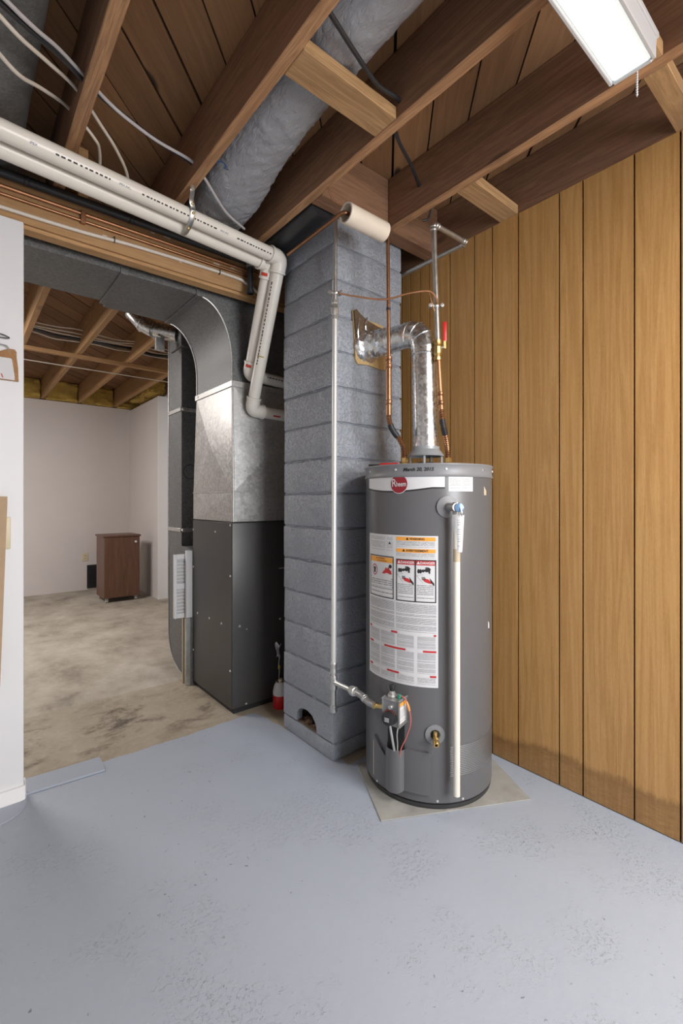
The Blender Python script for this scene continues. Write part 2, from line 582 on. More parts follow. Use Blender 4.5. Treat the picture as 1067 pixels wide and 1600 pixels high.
def mesh_of(b, name, mat, ang):
    bmesh.ops.recalc_face_normals(b.bm, faces=b.bm.faces)
    me = bpy.data.meshes.new(name)
    b.bm.to_mesh(me)
    b.bm.free()
    if mat:
        me.materials.append(M[mat] if isinstance(mat, str) else mat)
    if ang:
        me.polygons.foreach_set('use_smooth', [True] * len(me.polygons))
        me.set_sharp_from_angle(angle=R(ang))
    return me


def obj(name, b, mat, parent=None, label=None, cat=None, group=None, kind=None, ang=38):
    me = mesh_of(b, name, mat, ang)
    o = bpy.data.objects.new(name, me)
    COL.objects.link(o)
    if parent is not None:
        o.parent = parent
        org = ORG[parent]
        me.transform(Matrix.Translation(-org))
        ORG[o] = org
    else:
        xs = [v.co for v in me.vertices]
        c = Vector(((min(v.x for v in xs) + max(v.x for v in xs)) / 2, (min(v.y for v in xs) + max(v.y for v in xs)) / 2, min(v.z for v in xs)))
        me.transform(Matrix.Translation(-c))
        o.location = c
        ORG[o] = c
    return props(o, label, cat, group, kind)


def inst(name, me, parent, loc, rot=None):
    o = bpy.data.objects.new(name, me)
    COL.objects.link(o)
    o.parent = parent
    o.location = Vector(loc) - ORG[parent]
    if rot is not None:
        o.rotation_mode = 'QUATERNION'
        o.rotation_quaternion = rot
    return o


def plank(name, p0, p1, wd, ht, mat, parent=None, bev=0.0025, **k):
    """a timber: local Y along its length"""
    p0, p1 = Vector(p0), Vector(p1)
    L = (p1 - p0).length
    b = B().box(-wd / 2, wd / 2, -L / 2, L / 2, -ht / 2, ht / 2, bev)
    me = mesh_of(b, name, mat, 0)
    o = bpy.data.objects.new(name, me)
    COL.objects.link(o)
    mid = (p0 + p1) / 2
    o.rotation_euler = (p1 - p0).to_track_quat('Y', 'Z').to_euler()
    if parent is not None:
        o.parent = parent
        o.location = mid - ORG[parent]
    else:
        o.location = mid
    return props(o, **k)


def text_mesh(s, size, fn, mat, name='lettering', align='CENTER', bold=0.0, shear=0.0):
    cu = bpy.data.curves.new('t', 'FONT')
    cu.body = s
    cu.size = size
    cu.align_x = align
    cu.align_y = 'CENTER'
    cu.resolution_u = 3
    cu.offset = bold
    cu.shear = shear
    ob = bpy.data.objects.new('t', cu)
    COL.objects.link(ob)
    dg = bpy.context.evaluated_depsgraph_get()
    me = bpy.data.meshes.new_from_object(ob.evaluated_get(dg))
    bpy.data.objects.remove(ob)
    bpy.data.curves.remove(cu)
    me.name = name
    for v in me.vertices:
        v.co = fn(v.co.x, v.co.y)
    me.materials.clear()
    me.materials.append(M[mat])
    return me


def text(s, size, fn, mat, parent, name='lettering', **k):
    me = text_mesh(s, size, fn, mat, name, **k)
    o = bpy.data.objects.new(name, me)
    COL.objects.link(o)
    me.transform(Matrix.Translation(-ORG[parent]))
    o.parent = parent
    ORG[o] = ORG[parent]
    return o


ZJ = 2.6       # underside of joists
ZS = 2.845     # underside of subfloor
XW = 2.032     # panelled wall

# ================================================================== STRUCTURE
obj('floor', B().box(-2.2, 2.5, -2.2, 7.6, -0.12, 0), 'floor', kind='structure', label='bare concrete floor, painted grey-blue in the near room')

# left partition (white), end of the opening
wl = obj('wall_left', B().box(-2.1, 0.214, 2.342, 2.40, 0, 2.415, 0.006, 2), 'white', kind='structure', label='white partition wall at the left edge of the opening')
bb = B()
bb.prism([(-2.1, 2.328), (0.20, 2.328), (0.217, 2.333), (0.223, 2.345), (0.223, 2.402), (-2.1, 2.402), ], 'z', 0.004, 0.062)
obj('baseboard_left', bb, 'base', kind='structure')
cv = [(-0.6, 2.21), (0.10, 2.21)] + [(0.10 + 0.125 * math.sin(a * PI / 16), 2.335 - 0.125 * math.cos(a * PI / 16)) for a in range(1, 9)] + [(0.225, 2.40), (-0.6, 2.40)]
obj('trim_1', B().prism(cv, 'z', 0, 0.004), 'floorpaint', kind='structure', label='painted floor patch with a rounded corner under the white partition')

# panelled wall
wr = root('wall_right', (XW, 0, 0), 'golden wood-grain panelled wall with dark grooves', kind='structure')
obj('backing', B().box(2.046, 2.14, -2.0, 2.6, 0, 2.6), 'black', wr)
gro = [2.62, 2.42, 2.28, 2.10, 1.96, 1.893, 1.827, 1.755, 1.685, 1.545, 1.393, 1.29, 1.152, 0.959, 0.859, 0.666, 0.516, 0.36, 0.21, 0.10, -0.07, -0.22, -0.38, -0.56, -0.70, -0.9, -1.05, -1.25, -1.42, -1.6, -1.78, -2.0]
for a, b in zip(gro, gro[1:]):
    for z0, z1 in ((0.004, 2.6),):
        q = B().box(0, 0.0135, -(a - b) / 2 + 0.0034, (a - b) / 2 - 0.0034, z0, z1)
        me = mesh_of(q, 'plank', 'panel', 0)
        inst('plank', me, wr, (XW, (a + b) / 2, 0))

obj('wall_back', B().box(-2.1, 2.3, 7.28, 7.4, 0, 2.59), 'pinkwall', kind='structure', label='plain white back wall of the far room')
obj('wall_far_right', B().box(1.955, 2.07, 6.0, 7.28, 0, 2.57), 'pinkwall', kind='structure', label='short white side wall in the far room')
obj('trim_2', B().box(1.95, 2.072, 5.985, 6.0, 0, 2.57), 'base', kind='structure')
obj('wall_next_right', B().box(2.077, 2.2, 2.6, 7.46, 0, 2.9), 'pinkwall', kind='structure')
obj('wall_near_left', B().box(-2.2, -2.1, -2.2, 7.4, 0, 2.9), 'white', kind='structure')
obj('wall_rear', B().box(-2.1, 2.14, -2.1, -2.0, 0, 2.9), 'white', kind='structure')
obj('wall_sill_back', B().box(-2.1, 2.3, 7.40, 7.46, 0, 2.9), 'joist_far', kind='structure', label='timber rim behind the insulation at the far wall top')

# ceiling: diagonal subfloor boards and joists
ce = root('ceiling', (0, 2.5, ZS), 'open timber ceiling of joists and diagonal subfloor boards', kind='structure')


def clip(poly, f):
    out = []
    for i in range(len(poly)):
        a, b = poly[i], poly[(i + 1) % len(poly)]
        fa, fb = f(a), f(b)
        if fa >= 0:
            out.append(a)
        if fa * fb < 0:
            u = fa / (fa - fb)
            out.append((a[0] + (b[0] - a[0]) * u, a[1] + (b[1] - a[1]) * u))
    return out


sp_ = 0.2185
k0 = -20
for k in range(-30, 46):
    lo, hi = 1.04 + k * sp_, 1.04 + (k + 1) * sp_
    gap = 0.0045 if k % 5 else 0.011
    poly = [(-2.1, -2.1), (2.2, -2.1), (2.2, 7.45), (-2.1, 7.45)]
    poly = clip(poly, lambda p: (p[1] - p[0]) - lo - gap)
    if len(poly) > 2:
        poly = clip(poly, lambda p: hi - gap - (p[1] - p[0]))
    if len(poly) < 3:
        continue
    cx_ = sum(p[0] for p in poly) / len(poly)
    cy_ = sum(p[1] for p in poly) / len(poly)
    rot = R(45)
    # local frame: Y along the board
    loc = []
    for p in poly:
        dx, dy = p[0] - cx_, p[1] - cy_
        loc.append((dx * math.cos(rot) - dy * math.sin(rot), dx * math.sin(rot) + dy * math.cos(rot)))
    q = B().prism(loc, 'z', 0.0, 0.02)
    me = mesh_of(q, 'subfloor_board', 'board', 0)
    inst('subfloor_board', me, ce, (cx_, cy_, ZS + random.uniform(0, 0.0015)), Quaternion((0, 0, 1), -rot))
obj('deck', B().box(-2.2, 2.3, -2.2, 7.5, ZS + 0.024, ZS + 0.06), 'black', ce)

JH = ZS - ZJ


def joist(x0, x1, y0, y1, mat='joist'):
    o = plank('joist', ((x0 + x1) / 2, y0, ZJ + JH / 2), ((x0 + x1) / 2, y1, ZJ + JH / 2), x1 - x0, JH, mat, ce, 0.003)
    if mat == 'joist':                       # undersides coloured paler, painting in the light they catch from the floor
        o.data.materials.append(M['joist_lit_edge'])
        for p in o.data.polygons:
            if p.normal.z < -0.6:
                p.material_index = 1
    return o


near = [(-1.94, -1.898), (-1.49, -1.448), (-1.03, -0.988), (-0.575, -0.533), (-0.13, -0.088), (0.316, 0.360), (0.756, 0.797), (1.197, 1.239)]
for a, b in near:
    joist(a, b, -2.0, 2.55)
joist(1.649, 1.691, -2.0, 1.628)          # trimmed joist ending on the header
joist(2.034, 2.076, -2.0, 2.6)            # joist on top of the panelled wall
for a in (-1.86, -1.41, -0.95, -0.45, -0.02, 0.417, 0.845, 1.277, 1.727):
    joist(a, a + 0.042, 2.36, 7.28, 'joist_far')
# flat blocking between joists
for x0, x1, y0, y1 in ((0.798, 1.196, 1.14, 1.25), (1.692, 2.033, 1.153, 1.248), (1.692, 2.033, 0.462, 0.530), (1.24, 1.648, 0.462, 0.55), (0.798, 1.196, 0.462, 0.55)):
    plank('blocking', (x0, (y0 + y1) / 2, ZJ + 0.021), (x1, (y0 + y1) / 2, ZJ + 0.021), y1 - y0, 0.042, 'blocking', ce)
# doubled header in front of the chimney
for y in (1.651, 1.693):
    plank('header', (1.24, y, ZJ + JH / 2), (2.033, y, ZJ + JH / 2), 0.042, JH, 'joist', ce)

# main beam over the opening
bm_ = root('timber_beam', (0, 2.36, 2.42), 'built-up timber beam over the opening, pipes clipped along its face', 'beam')
for y in (2.381, 2.421):
    plank('ply', (-2.09, y, 2.509), (2.03, y, 2.509), 0.04, 0.178, 'beam', bm_)
plank('plate', (-2.09, 2.40, 2.4105), (2.03, 2.40, 2.4105), 0.06, 0.017, 'beam', bm_)
# flakes of white paint on the beam face
for i in range(14):
    x = 0.1 + i * 0.088 + random.uniform(-.03, .03)
    z = random.uniform(2.435, 2.59)
    q = B().box(x, x + random.uniform(.01, .035), 2.3592, 2.3606, z, z + random.uniform(.004, .009))
    obj('paint_flake', q, 'roll', bm_, ang=0)

# ================================================================== CHIMNEY
CX0, CX1, CY0, CY1 = 1.383, 1.854, 1.732, 2.17
ch = root('chimney', ((CX0 + CX1) / 2, (CY0 + CY1) / 2, 0), 'grey-blue painted concrete block chimney between water heater and furnace', 'chimney')
core = B().box(CX0 + 0.14, CX1 - 0.007, CY0 + 0.007, CY1 - 0.007, 0, 2.83)
core.box(CX0 + 0.007, CX0 + 0.14, CY0 + 0.007, CY1 - 0.007, 0.25, 2.83)
core.box(CX0 + 0.007, CX0 + 0.14, CY0 + 0.007, CY1 - 0.007, 0, 0.075)
obj('mortar', core, 'mortar', ch)


def block(z0, z1, k):
    b = B()
    j = [random.uniform(-0.003, 0.003) for _ in range(4)]
    b.box(CX0 + j[0], CX1 + j[1], CY0 + j[2], CY1 + j[3], z0, z1, 0.007, 2)
    # subdivide a little for uneven arrises
    bmesh.ops.subdivide_edges(b.bm, edges=[e for e in b.bm.edges if e.calc_length() > 0.2], cuts=7, use_grid_fill=True)
    for v in b.bm.verts:
        v.co += Vector((random.uniform(-1, 1), random.uniform(-1, 1), random.uniform(-1.3, 1.3))) * 0.0016
    return b


zc = [0.0] + [0.083 + 0.1716 * i for i in range(17)]
for i, (z0, z1) in enumerate(zip(zc, zc[1:])):
    z1 = min(z1, 2.83)
    if i == 1:
        # clean-out course: arched opening broken through the side face
        arch = [(CY1, z0 + 0.004), (2.045, z0 + 0.004), (2.043, 0.128), (2.02, 0.156), (1.985, 0.170), (1.945, 0.172), (1.905, 0.160), (1.875, 0.128), (1.865, z0 + 0.004), (CY0, z0 + 0.004), (CY0, z1 - 0.004), (CY1, z1 - 0.004)]
        b = B().prism(arch, 'x', CX0, CX0 + 0.035)
        b.box(CX0 + 0.2, CX1, CY0, CY1, z0 + 0.004, z1 - 0.004, 0.006)
        b.box(CX0 + 0.035, CX0 + 0.2, CY0, 1.80, z0 + 0.004, z1 - 0.004)
        b.box(CX0 + 0.035, CX0 + 0.2, 2.09, CY1, z0 + 0.004, z1 - 0.004)
        obj('block', b, 'block', ch, ang=30)
        cvb = B().box(CX0 + .12, CX0 + .139, 1.80, 2.09, 0.078, 0.252).box(CX0 + .036, CX0 + .12, 1.80, 1.81, 0.078, 0.252).box(CX0 + .036, CX0 + .12, 2.08, 2.09, 0.078, 0.252).box(CX0 + .036, CX0 + .12, 1.81, 2.08, 0.235, 0.249).box(CX0 + .012, CX0 + .12, 1.81, 2.08, 0.076, 0.0885)
        obj('sooty_lining', cvb, 'soot', ch)
        rb = B()
        for _ in range(26):
            rb.ball((random.uniform(CX0 + .03, CX0 + .13), random.uniform(1.88, 2.03), z0 + 0.010), random.uniform(.010, .026), 6, (1, 1, .6))
        obj('rubble', rb, 'soot', ch, kind='stuff')
    else:
        obj('block', block(z0 + 0.004, z1 - 0.004, i), 'block', ch, ang=30)

for z in zc[1:-1]:
    pts = [(CX0 + .0045, CY1 - i * 0.0125, z) for i in range(int((CY1 - CY0) / .0125))] + [(CX0 + .0045 + i * 0.0125, CY0 + .0045, z) for i in range(int((CX1 - CX0) / .0125))]
    sd_ = random.uniform(0, 90)
    rr = []
    for i in range(len(pts)):
        q = mnoise.noise(Vector((i * 0.33, sd_, 0)))
        rr.append(0.0012 + max(0, q - 0.08) * 0.0085)
        pts[i] = (pts[i][0], pts[i][1], pts[i][2] + mnoise.noise(Vector((i * 0.21, sd_ + 9, 0))) * 0.004)
    if z < 0.2:
        pts, rr = pts[36:], rr[36:]
    obj('mortar_bead', B().tube(pts, rr, 6), 'mortar', ch, ang=50)

# torn insulation patch around the flue entry
tp = root('flue_patch', (1.62, 1.728, 1.92), 'torn brown insulation and board patch around the flue hole in the chimney', 'patch')
pp = [(1.497, 2.185), (1.51, 2.195), (1.545, 2.175), (1.60, 2.16), (1.68, 2.158), (1.745, 2.15), (1.752, 2.04), (1.757, 1.935), (1.69, 1.928), (1.60, 1.935), (1.53, 1.928), (1.515, 1.945), (1.512, 2.02), (1.505, 2.10)]
obj('board', B().prism([(x, z) for x, z in pp if True], 'y', 1.722, 1.7305), 'plywood', tp)
qq = [(1.499, 2.183), (1.512, 2.192), (1.545, 2.172), (1.585, 2.155), (1.66, 2.140), (1.72, 2.135), (1.72, 2.03), (1.66, 1.99), (1.58, 1.985), (1.53, 2.00), (1.514, 2.04), (1.507, 2.10)]
b = B().prism(qq, 'y', 1.712, 1.722)
obj('insulation', b, 'kraft', tp)
b = B()
for x, z0, z1 in ((1.525, 2.03, 2.15), (1.575, 2.08, 2.165)):
    b.tube(spl([(x, 1.710, z0), (x - .008, 1.706, (z0 + z1) / 2), (x + .004, 1.708, z1)]), 0.005, 6)
obj('foil_strip', b, 'foil', tp)

# ================================================================== WATER HEATER
HX, HY, HR = 1.674, 1.4006, 0.283


def hp(th, z, r=HR):
    return Vector((HX + r * math.cos(R(th)), HY + r * math.sin(R(th)), z))


def hmap(th, z, r):
    return lambda x, y: hp(th + math.degrees(x / HR), z + y, r)


def hpatch(b, t0, t1, z0, z1, r, nu=16, nv=1, lo=None):
    def fn(u, v):
        zz0 = z0 + (lo(u) if lo else 0)
        return hp(t0 + (t1 - t0) * u, zz0 + (z1 - zz0) * v, r)
    return b.patch(fn, nu, nv)


def hshell(b, t0, t1, z0, z1, r0, r1, n=14):
    """solid curved plate"""
    rows = []
    for i in range(n + 1):
        th = t0 + (t1 - t0) * i / n
        zt = z1(i / n) if callable(z1) else z1
        rows.append([b.bm.verts.new(p) for p in (hp(th, z0, r0), hp(th, z0, r1), hp(th, zt, r1), hp(th, zt, r0))])
    for a, c in zip(rows, rows[1:]):
        for k in range(4):
            b.bm.faces.new((a[k], a[(k + 1) % 4], c[(k + 1) % 4], c[k]))
    b.bm.faces.new(rows[0])
    b.bm.faces.new(rows[-1][::-1])
    return b


wh = root('water_heater', (HX, HY, 0.006), 'tall grey gas water heater standing in the corner beside the panelled wall', 'water heater')
b = B().lathe([(0, 0.022), (0.262, 0.022), (0.278, 0.028), (HR, 0.034), (HR, 1.350), (0.27, 1.352)], (HX, HY, 0), n=72)
jk = obj('jacket', b, 'heater', wh)
b = B().lathe([(0, 0.006), (0.276, 0.006), (0.279, 0.010), (0.279, 0.024), (0.26, 0.026)], (HX, HY, 0), n=72)
obj('base_ring', b, 'heaterdark', wh)
b = B().lathe([(0.27, 1.346), (0.2865, 1.346), (0.289, 1.351), (0.2865, 1.356), (0.2855, 1.360), (0.2855, 1.390), (0.289, 1.395), (0.287, 1.401), (0.278, 1.400), (0.268, 1.394), (0, 1.397)], (HX, HY, 0), n=72)
tc = obj('top_cap', b, 'heatertrim', wh)
sb = B().lathe([(0, 0.004), (0.0045, 0.003), (0.006, 0), (0, 0)], ax=(0, 0, 1), n=8)
SCREW = mesh_of(sb, 'screw', 'screw', 40)


def screw(parent, loc, nrm, s=1.0, name='screw'):
    o = inst(name, SCREW, parent, loc, Vector(nrm).to_track_quat('Z', 'Y'))
    o.scale = (s, s, s)
    return o


for th in (160, 193, 235, 272, 300):
    d = hp(th, 0, 1) - hp(th, 0, 0)
    screw(tc, hp(th, 1.377, 0.2857), d, 0.9)
text('March 20, 2015', 0.0195, hmap(212.5, 1.3755, 0.2866), 'black', tc, 'handwriting', bold=0.0006, shear=0.2)

# silver banner with emblem
b = B()
hpatch(b, 156, 234, 1.302, 1.366, HR + 0.0010, 30, 1, lambda u: -0.014 * math.sin(PI * min(1, u * 1.15)) )
bn = obj('banner', b, 'silver', wh)
b = B()
def bot(u): return 1.302 - 0.014 * math.sin(PI * min(1, u * 1.15))
b.patch(lambda u, v: hp(156 + 78 * u, bot(u) - 0.004 + 0.006 * v, HR + 0.0013), 30, 1)
obj('banner_edge', b, 'black', bn)
text('CLASSIC PLUS SERIES', 0.0095, hmap(171, 1.356, HR + 0.0016), 'black', bn)
def hdisc(b, th, z, rad, r, n=36):
    c = b.bm.verts.new(hp(th, z, r))
    f = hmap(th, z, r)
    vs = [b.bm.verts.new(f(rad * math.cos(2 * PI * i / n), rad * math.sin(2 * PI * i / n))) for i in range(n)]
    for i in range(n):
        b.bm.faces.new((c, vs[i], vs[(i + 1) % n]))
    return b
em = obj('emblem', hdisc(B(), 196, 1.318, 0.040, HR + 0.0022), 'paper', bn)
obj('emblem_field', hdisc(B(), 196, 1.318, 0.0375, HR + 0.0026), 'logored', em)
f0 = hmap(196, 1.318, HR + 0.0031)
text('R', 0.046, lambda x, y: f0(x * 0.80 - 0.0335, y + 0.003), 'paper', em, align='LEFT', bold=0.0002)
text('heem', 0.0290, lambda x, y: f0(x * 0.70 - 0.0125, y - 0.001), 'paper', em, align='LEFT', bold=0.0003)
# white sticker right of the banner
b = B(); hpatch(b, 237, 260, 1.287, 1.366, HR + 0.0010, 10, 1)
st_ = obj('sticker', b, 'paper', wh)
for a0, a1 in ((238.3, 247.3), (249.2, 258.5)):
    b = B(); hpatch(b, a0, a1, 1.292, 1.361, HR + 0.0014, 6, 1)
    obj('small_type', b, 'type_c', st_)
# torn sticker residue
obj('sticker_scrap', hshell(B(), 275, 279, 1.272, lambda u: 1.31 - 0.02 * u, HR, HR + 0.002, 4), 'tan', wh)
obj('paint_chip', hshell(B(), 284, 286.5, 0.705, lambda u: 0.735 - 0.012 * u, HR, HR + 0.001, 3), 'paper', wh)

# main instruction label
r1, r2, r3 = HR + 0.0010, HR + 0.0015, HR + 0.0020
b = B(); hpatch(b, 157.5, 228.6, 0.497, 1.107, r1, 28, 1)
lab = obj('instruction_label', b, 'paper', wh)
def lp(name, t0, t1, z0, z1, mat, r=r2, parent=None, nu=10):
    b = B(); hpatch(b, t0, t1, z0, z1, r, nu, 1)
    return obj(name, b, mat, parent or lab)
lp('warning_bar', 193.5, 226.5, 1.086, 1.101, 'orange')
text('\u25B2 WARNING', 0.0125, hmap(210, 1.0935, r3), 'black', lab, bold=0.0003)
lp('small_type', 194, 226, 1.056, 1.084, 'type_b')
lp('warning_bar', 193.5, 226.5, 1.038, 1.053, 'orange')
text('\u25B2 AVERTISSEMENT', 0.0125, hmap(210, 1.0455, r3), 'black', lab, bold=0.0003)
lp('small_type', 194, 226, 1.014, 1.036, 'type_b')
lp('small_type', 160.5, 182, 1.035, 1.098, 'type_c')
lp('small_type', 184, 190, 1.035, 1.098, 'type_c')
text('\u25B2', 0.014, hmap(187, 1.072, r3), 'black', lab)
lp('barcode', 174, 190, 1.021, 1.029, 'barcode')
def frame(t0, t1, z0, z1, w_=0.004, mat='black'):
    dt = math.degrees(w_ / HR)
    b = B()
    hpatch(b, t0, t1, z0, z0 + w_, r3, 12)
    hpatch(b, t0, t1, z1 - w_, z1, r3, 12)
    hpatch(b, t0, t0 + dt, z0, z1, r3, 1)
    hpatch(b, t1 - dt, t1, z0, z1, r3, 1)
    return obj('print_frame', b, mat, lab)
frame(160, 191, 0.840, 1.016)
lp('warning_bar', 161, 190, 0.988, 1.010, 'orange')
text('\u25B2 WARNING', 0.009, hmap(176, 1.004, r3), 'black', lab)
text('AVERTISSEMENT', 0.008, hmap(178, 0.994, r3), 'black', lab)
# flame pictogram and prohibition ring
b = B()
f0 = hmap(183.5, 0.957, r3)
pts = [(-0.026, -0.016), (0.028, -0.016), (0.024, -0.002), (0.016, 0.004), (0.012, 0.014), (0.004, 0.006), (-0.004, 0.012), (-0.010, 0.0), (-0.018, -0.006)]
b.bm.faces.new([b.bm.verts.new(f0(x, y)) for x, y in pts])
obj('flame_print', b, 'redprint', lab)
obj('figure_print', hdisc(B(), 187.5, 0.974, 0.008, r3, 12), 'black', lab)
b = B()
f0 = hmap(168, 0.953, r3)
for i in range(24):
    a0, a1 = 2 * PI * i / 24, 2 * PI * (i + 1) / 24
    b.quad(*[f0(rr * math.cos(a), rr * 1.25 * math.sin(a)) for rr, a in ((0.016, a0), (0.019, a0), (0.019, a1), (0.016, a1))])
obj('ring_print', b, 'redprint', lab)
b = B()
b.quad(f0(-.006, -.013), f0(.006, -.013), f0(.005, .012), f0(-.005, .012))
b.quad(f0(-.008, .004), f0(.008, .002), f0(.008, .008), f0(-.008, .010))
obj('can_print', b, 'black', lab)
lp('small_type', 162, 190, 0.848, 0.925, 'type_b')
lp('large_type', 163, 188, 0.918, 0.925, 'type_d', r3)
lp('large_type', 163, 189, 0.886, 0.893, 'type_d', r3)
frame(193.5, 210.5, 0.838, 1.010)
frame(210.0, 227.0, 0.838, 1.010)
lp('danger_bar', 194.2, 209.6, 0.988, 1.006, 'redprint')
lp('danger_bar', 210.9, 226.2, 0.988, 1.006, 'redprint')
text('\u25B2DANGER', 0.0145, hmap(202, 0.997, r3), 'paper', lab, bold=0.0003)
text('\u25B2DANGER', 0.0145, hmap(218.6, 0.997, r3), 'paper', lab, bold=0.0003)
for th in (202, 218.6):
    f0 = hmap(th, 0.0, r3)
    b = B()
    for cx_, cy_, ra, rb_ in ((-.028, .964, .005, .009), (-.020, .964, .005, .009), (-.010, .966, .006, .006), (.004, .968, .010, .007), (.014, .972, .006, .006), (.006, .978, .009, .003)):
        b.bm.faces.new([b.bm.verts.new(f0(cx_ + ra * math.cos(i * PI / 5), cy_ + rb_ * math.sin(i * PI / 5))) for i in range(10)])
    b.quad(f0(.012, .955), f0(.018, .955), f0(.018, .970), f0(.010, .970))
    b.quad(f0(.020, .920), f0(.034, .905), f0(.034, .915), f0(.016, .938))
    for dx in (-.014, -.009, -.004):
        b.quad(f0(dx, .930), f0(dx + .003, .929), f0(dx + .001, .942), f0(dx - .001, .942))
    obj('tap_print', b, 'black', lab)
    b = B()
    b.bm.faces.new([b.bm.verts.new(f0(x, y)) for x, y in ((-.012, .932), (.000, .935), (.012, .932), (.026, .915), (.016, .915), (-.004, .922))])
    obj('hand_print', b, 'redprint', lab)
    b = B()
    b.quad(f0(-.036, .945), f0(-.010, .950), f0(-.010, .9515), f0(-.036, .9465))
    b.quad(f0(-.036, .945), f0(-.034, .945), f0(-.008, .915), f0(-.010, .915))
    obj('sink_print', b, 'greycable', lab)
    lp('small_type', th - 7, th + 6.4, 0.845, 0.910, 'type_b')
lp('small_type', 160, 191.5, 0.712, 0.832, 'type_a')
lp('small_type', 193.5, 227, 0.712, 0.830, 'type_a')
for t0, t1 in ((160, 175), (177, 192), (194.5, 209), (212, 226.5)):
    lp('small_type', t0, t1, 0.648, 0.700, 'type_a', nu=5)
    lp('small_type', t0, t1, 0.548, 0.634, 'type_a', nu=5)
    lp('small_type', t0, t1, 0.504, 0.534, 'type_b', nu=5)
for z, bars in ((0.706, ((160, 163), (188.5, 194.5), (225, 227))), (0.641, ((160, 166), (181, 202), (216.5, 227))), (0.541, ((160, 165), (184, 196), (222, 227)))):
    for t0, t1 in bars:
        lp('red_rule', t0, t1, z - 0.004, z + 0.004, 'redprint', r3, nu=6)
    for (a, b_), (c_, d_) in zip(bars, bars[1:]):
        lp('large_type', b_ + 1.5, c_ - 1.5, z - 0.004, z + 0.004, 'type_d', r3, nu=6)

# relief valve, tag and discharge tube
d = hp(236, 0, 1) - hp(236, 0, 0)
rv = obj('relief_valve', B().lathe([(0, 0.0), (0.045, 0.0), (0.044, 0.004), (0.030, 0.008), (0.020, 0.009), (0, 0.009)], hp(236, 1.224), d, 28), 'heatertrim', wh, ang=25)
obj('valve_body', B().cyl(hp(236, 1.224), hp(238.5, 1.224, HR + 0.06), 0.016, 14).cyl(hp(239.5, 1.195, HR + .045), hp(239.5, 1.243, HR + .045), 0.013, 14), 'castgrey', rv)
dv = (hp(236, 0, 1) - hp(236, 0, 0))
obj('valve_disc', B().lathe([(0, 0.012), (0.006, 0.012), (0.012, 0.009), (0.017, 0.007), (0.017, 0.0), (0, 0)], hp(240.5, 1.222, HR + 0.062), (-0.7, -0.7, 0), 18), 'blueplastic', rv)
obj('valve_lever', B().tube(spl([hp(240.5, 1.222, HR + .076), hp(241, 1.203, HR + .079), hp(241.5, 1.190, HR + .074)]), 0.003, 6), 'steelpipe', rv)
rt_ = Vector((0.7705, -0.6374, 0))
pt = hp(240, 0, HR + 0.046)
b = B().tube([pt + Vector((0, 0, 0.092)), pt + Vector((0, 0, 1.19))], 0.0135, 18)
tb = obj('discharge_tube', b, 'pvc', wh)
# paper tag tapering down over the tube
fwd = Vector((-0.6374, -0.7705, 0))
b = B()
b.patch(lambda u, v: pt + rt_ * ((u - 0.5) * (0.046 * v + 0.030 * (1 - v)) + 0.006) + fwd * (0.017 - 0.05 * (u - 0.5) ** 2) + Vector((0, 0, 1.048 + 0.145 * v)), 8, 2)
tg = obj('hang_tag', b, 'paper', wh)
b = B()
b.patch(lambda u, v: pt + rt_ * ((u - 0.5) * (0.036 * v + 0.024 * (1 - v)) + 0.006) + fwd * (0.018 - 0.05 * (u - 0.5) ** 2) + Vector((0, 0, 1.058 + 0.12 * v)), 6, 2)
obj('small_type', b, 'type_c', tg)
obj('tape', B().tube([pt + Vector((0, 0, 1.01)), pt + Vector((0, 0, 1.06))], [0.0139, 0.0145], 14), 'tan', tb)

# drain valve
d = hp(226, 0, 1) - hp(226, 0, 0)
dr = obj('drain_valve', B().lathe([(0.014, 0.001), (0.040, 0.0), (0.039, 0.004), (0.022, 0.006), (0.018, 0.002)], hp(226, 0.310), d, 26), 'heatertrim', wh, ang=25)
obj('recess', B().lathe([(0, 0.0015), (0.019, 0.0015), (0.019, 0.001), (0, 0.001)], hp(226, 0.310), d, 18), 'darkgap', dr)
b = B().cyl(hp(226, 0.308), hp(226, 0.304, HR + 0.035), 0.010, 12)
b.lathe([(0.006, 0.018), (0.011, 0.018), (0.013, 0.014), (0.013, 0.0), (0.011, -0.006), (0, -0.006)], hp(226, 0.299, HR + 0.036), (-0.72, -0.66, -0.35), 14)
b.cyl(hp(226, 0.315, HR + 0.012), hp(226, 0.327, HR + 0.012), 0.008, 10)
obj('spigot', b, 'brass', dr)

# perforated air grille
gr_ = root('x', (0, 0, 0)); bpy.data.objects.remove(gr_)
b = B(); hpatch(b, 238, 300, 0.138, 0.262, HR + 0.0006, 20, 1)
gl = obj('air_grille', b, 'heater', wh)
b = B()
for i in range(62):
    for j in range(17):
        th = 238.6 + i * 0.985 + (0.49 if j % 2 else 0)
        z = 0.142 + j * 0.0072
        f0 = hmap(th, z, HR + 0.0012)
        b.bm.faces.new([b.bm.verts.new(f0(0.0017 * math.cos(a * PI / 3), 0.0024 * math.sin(a * PI / 3))) for a in range(6)])
obj('perforation', b, 'steelpipe', gl, kind='stuff', ang=0)

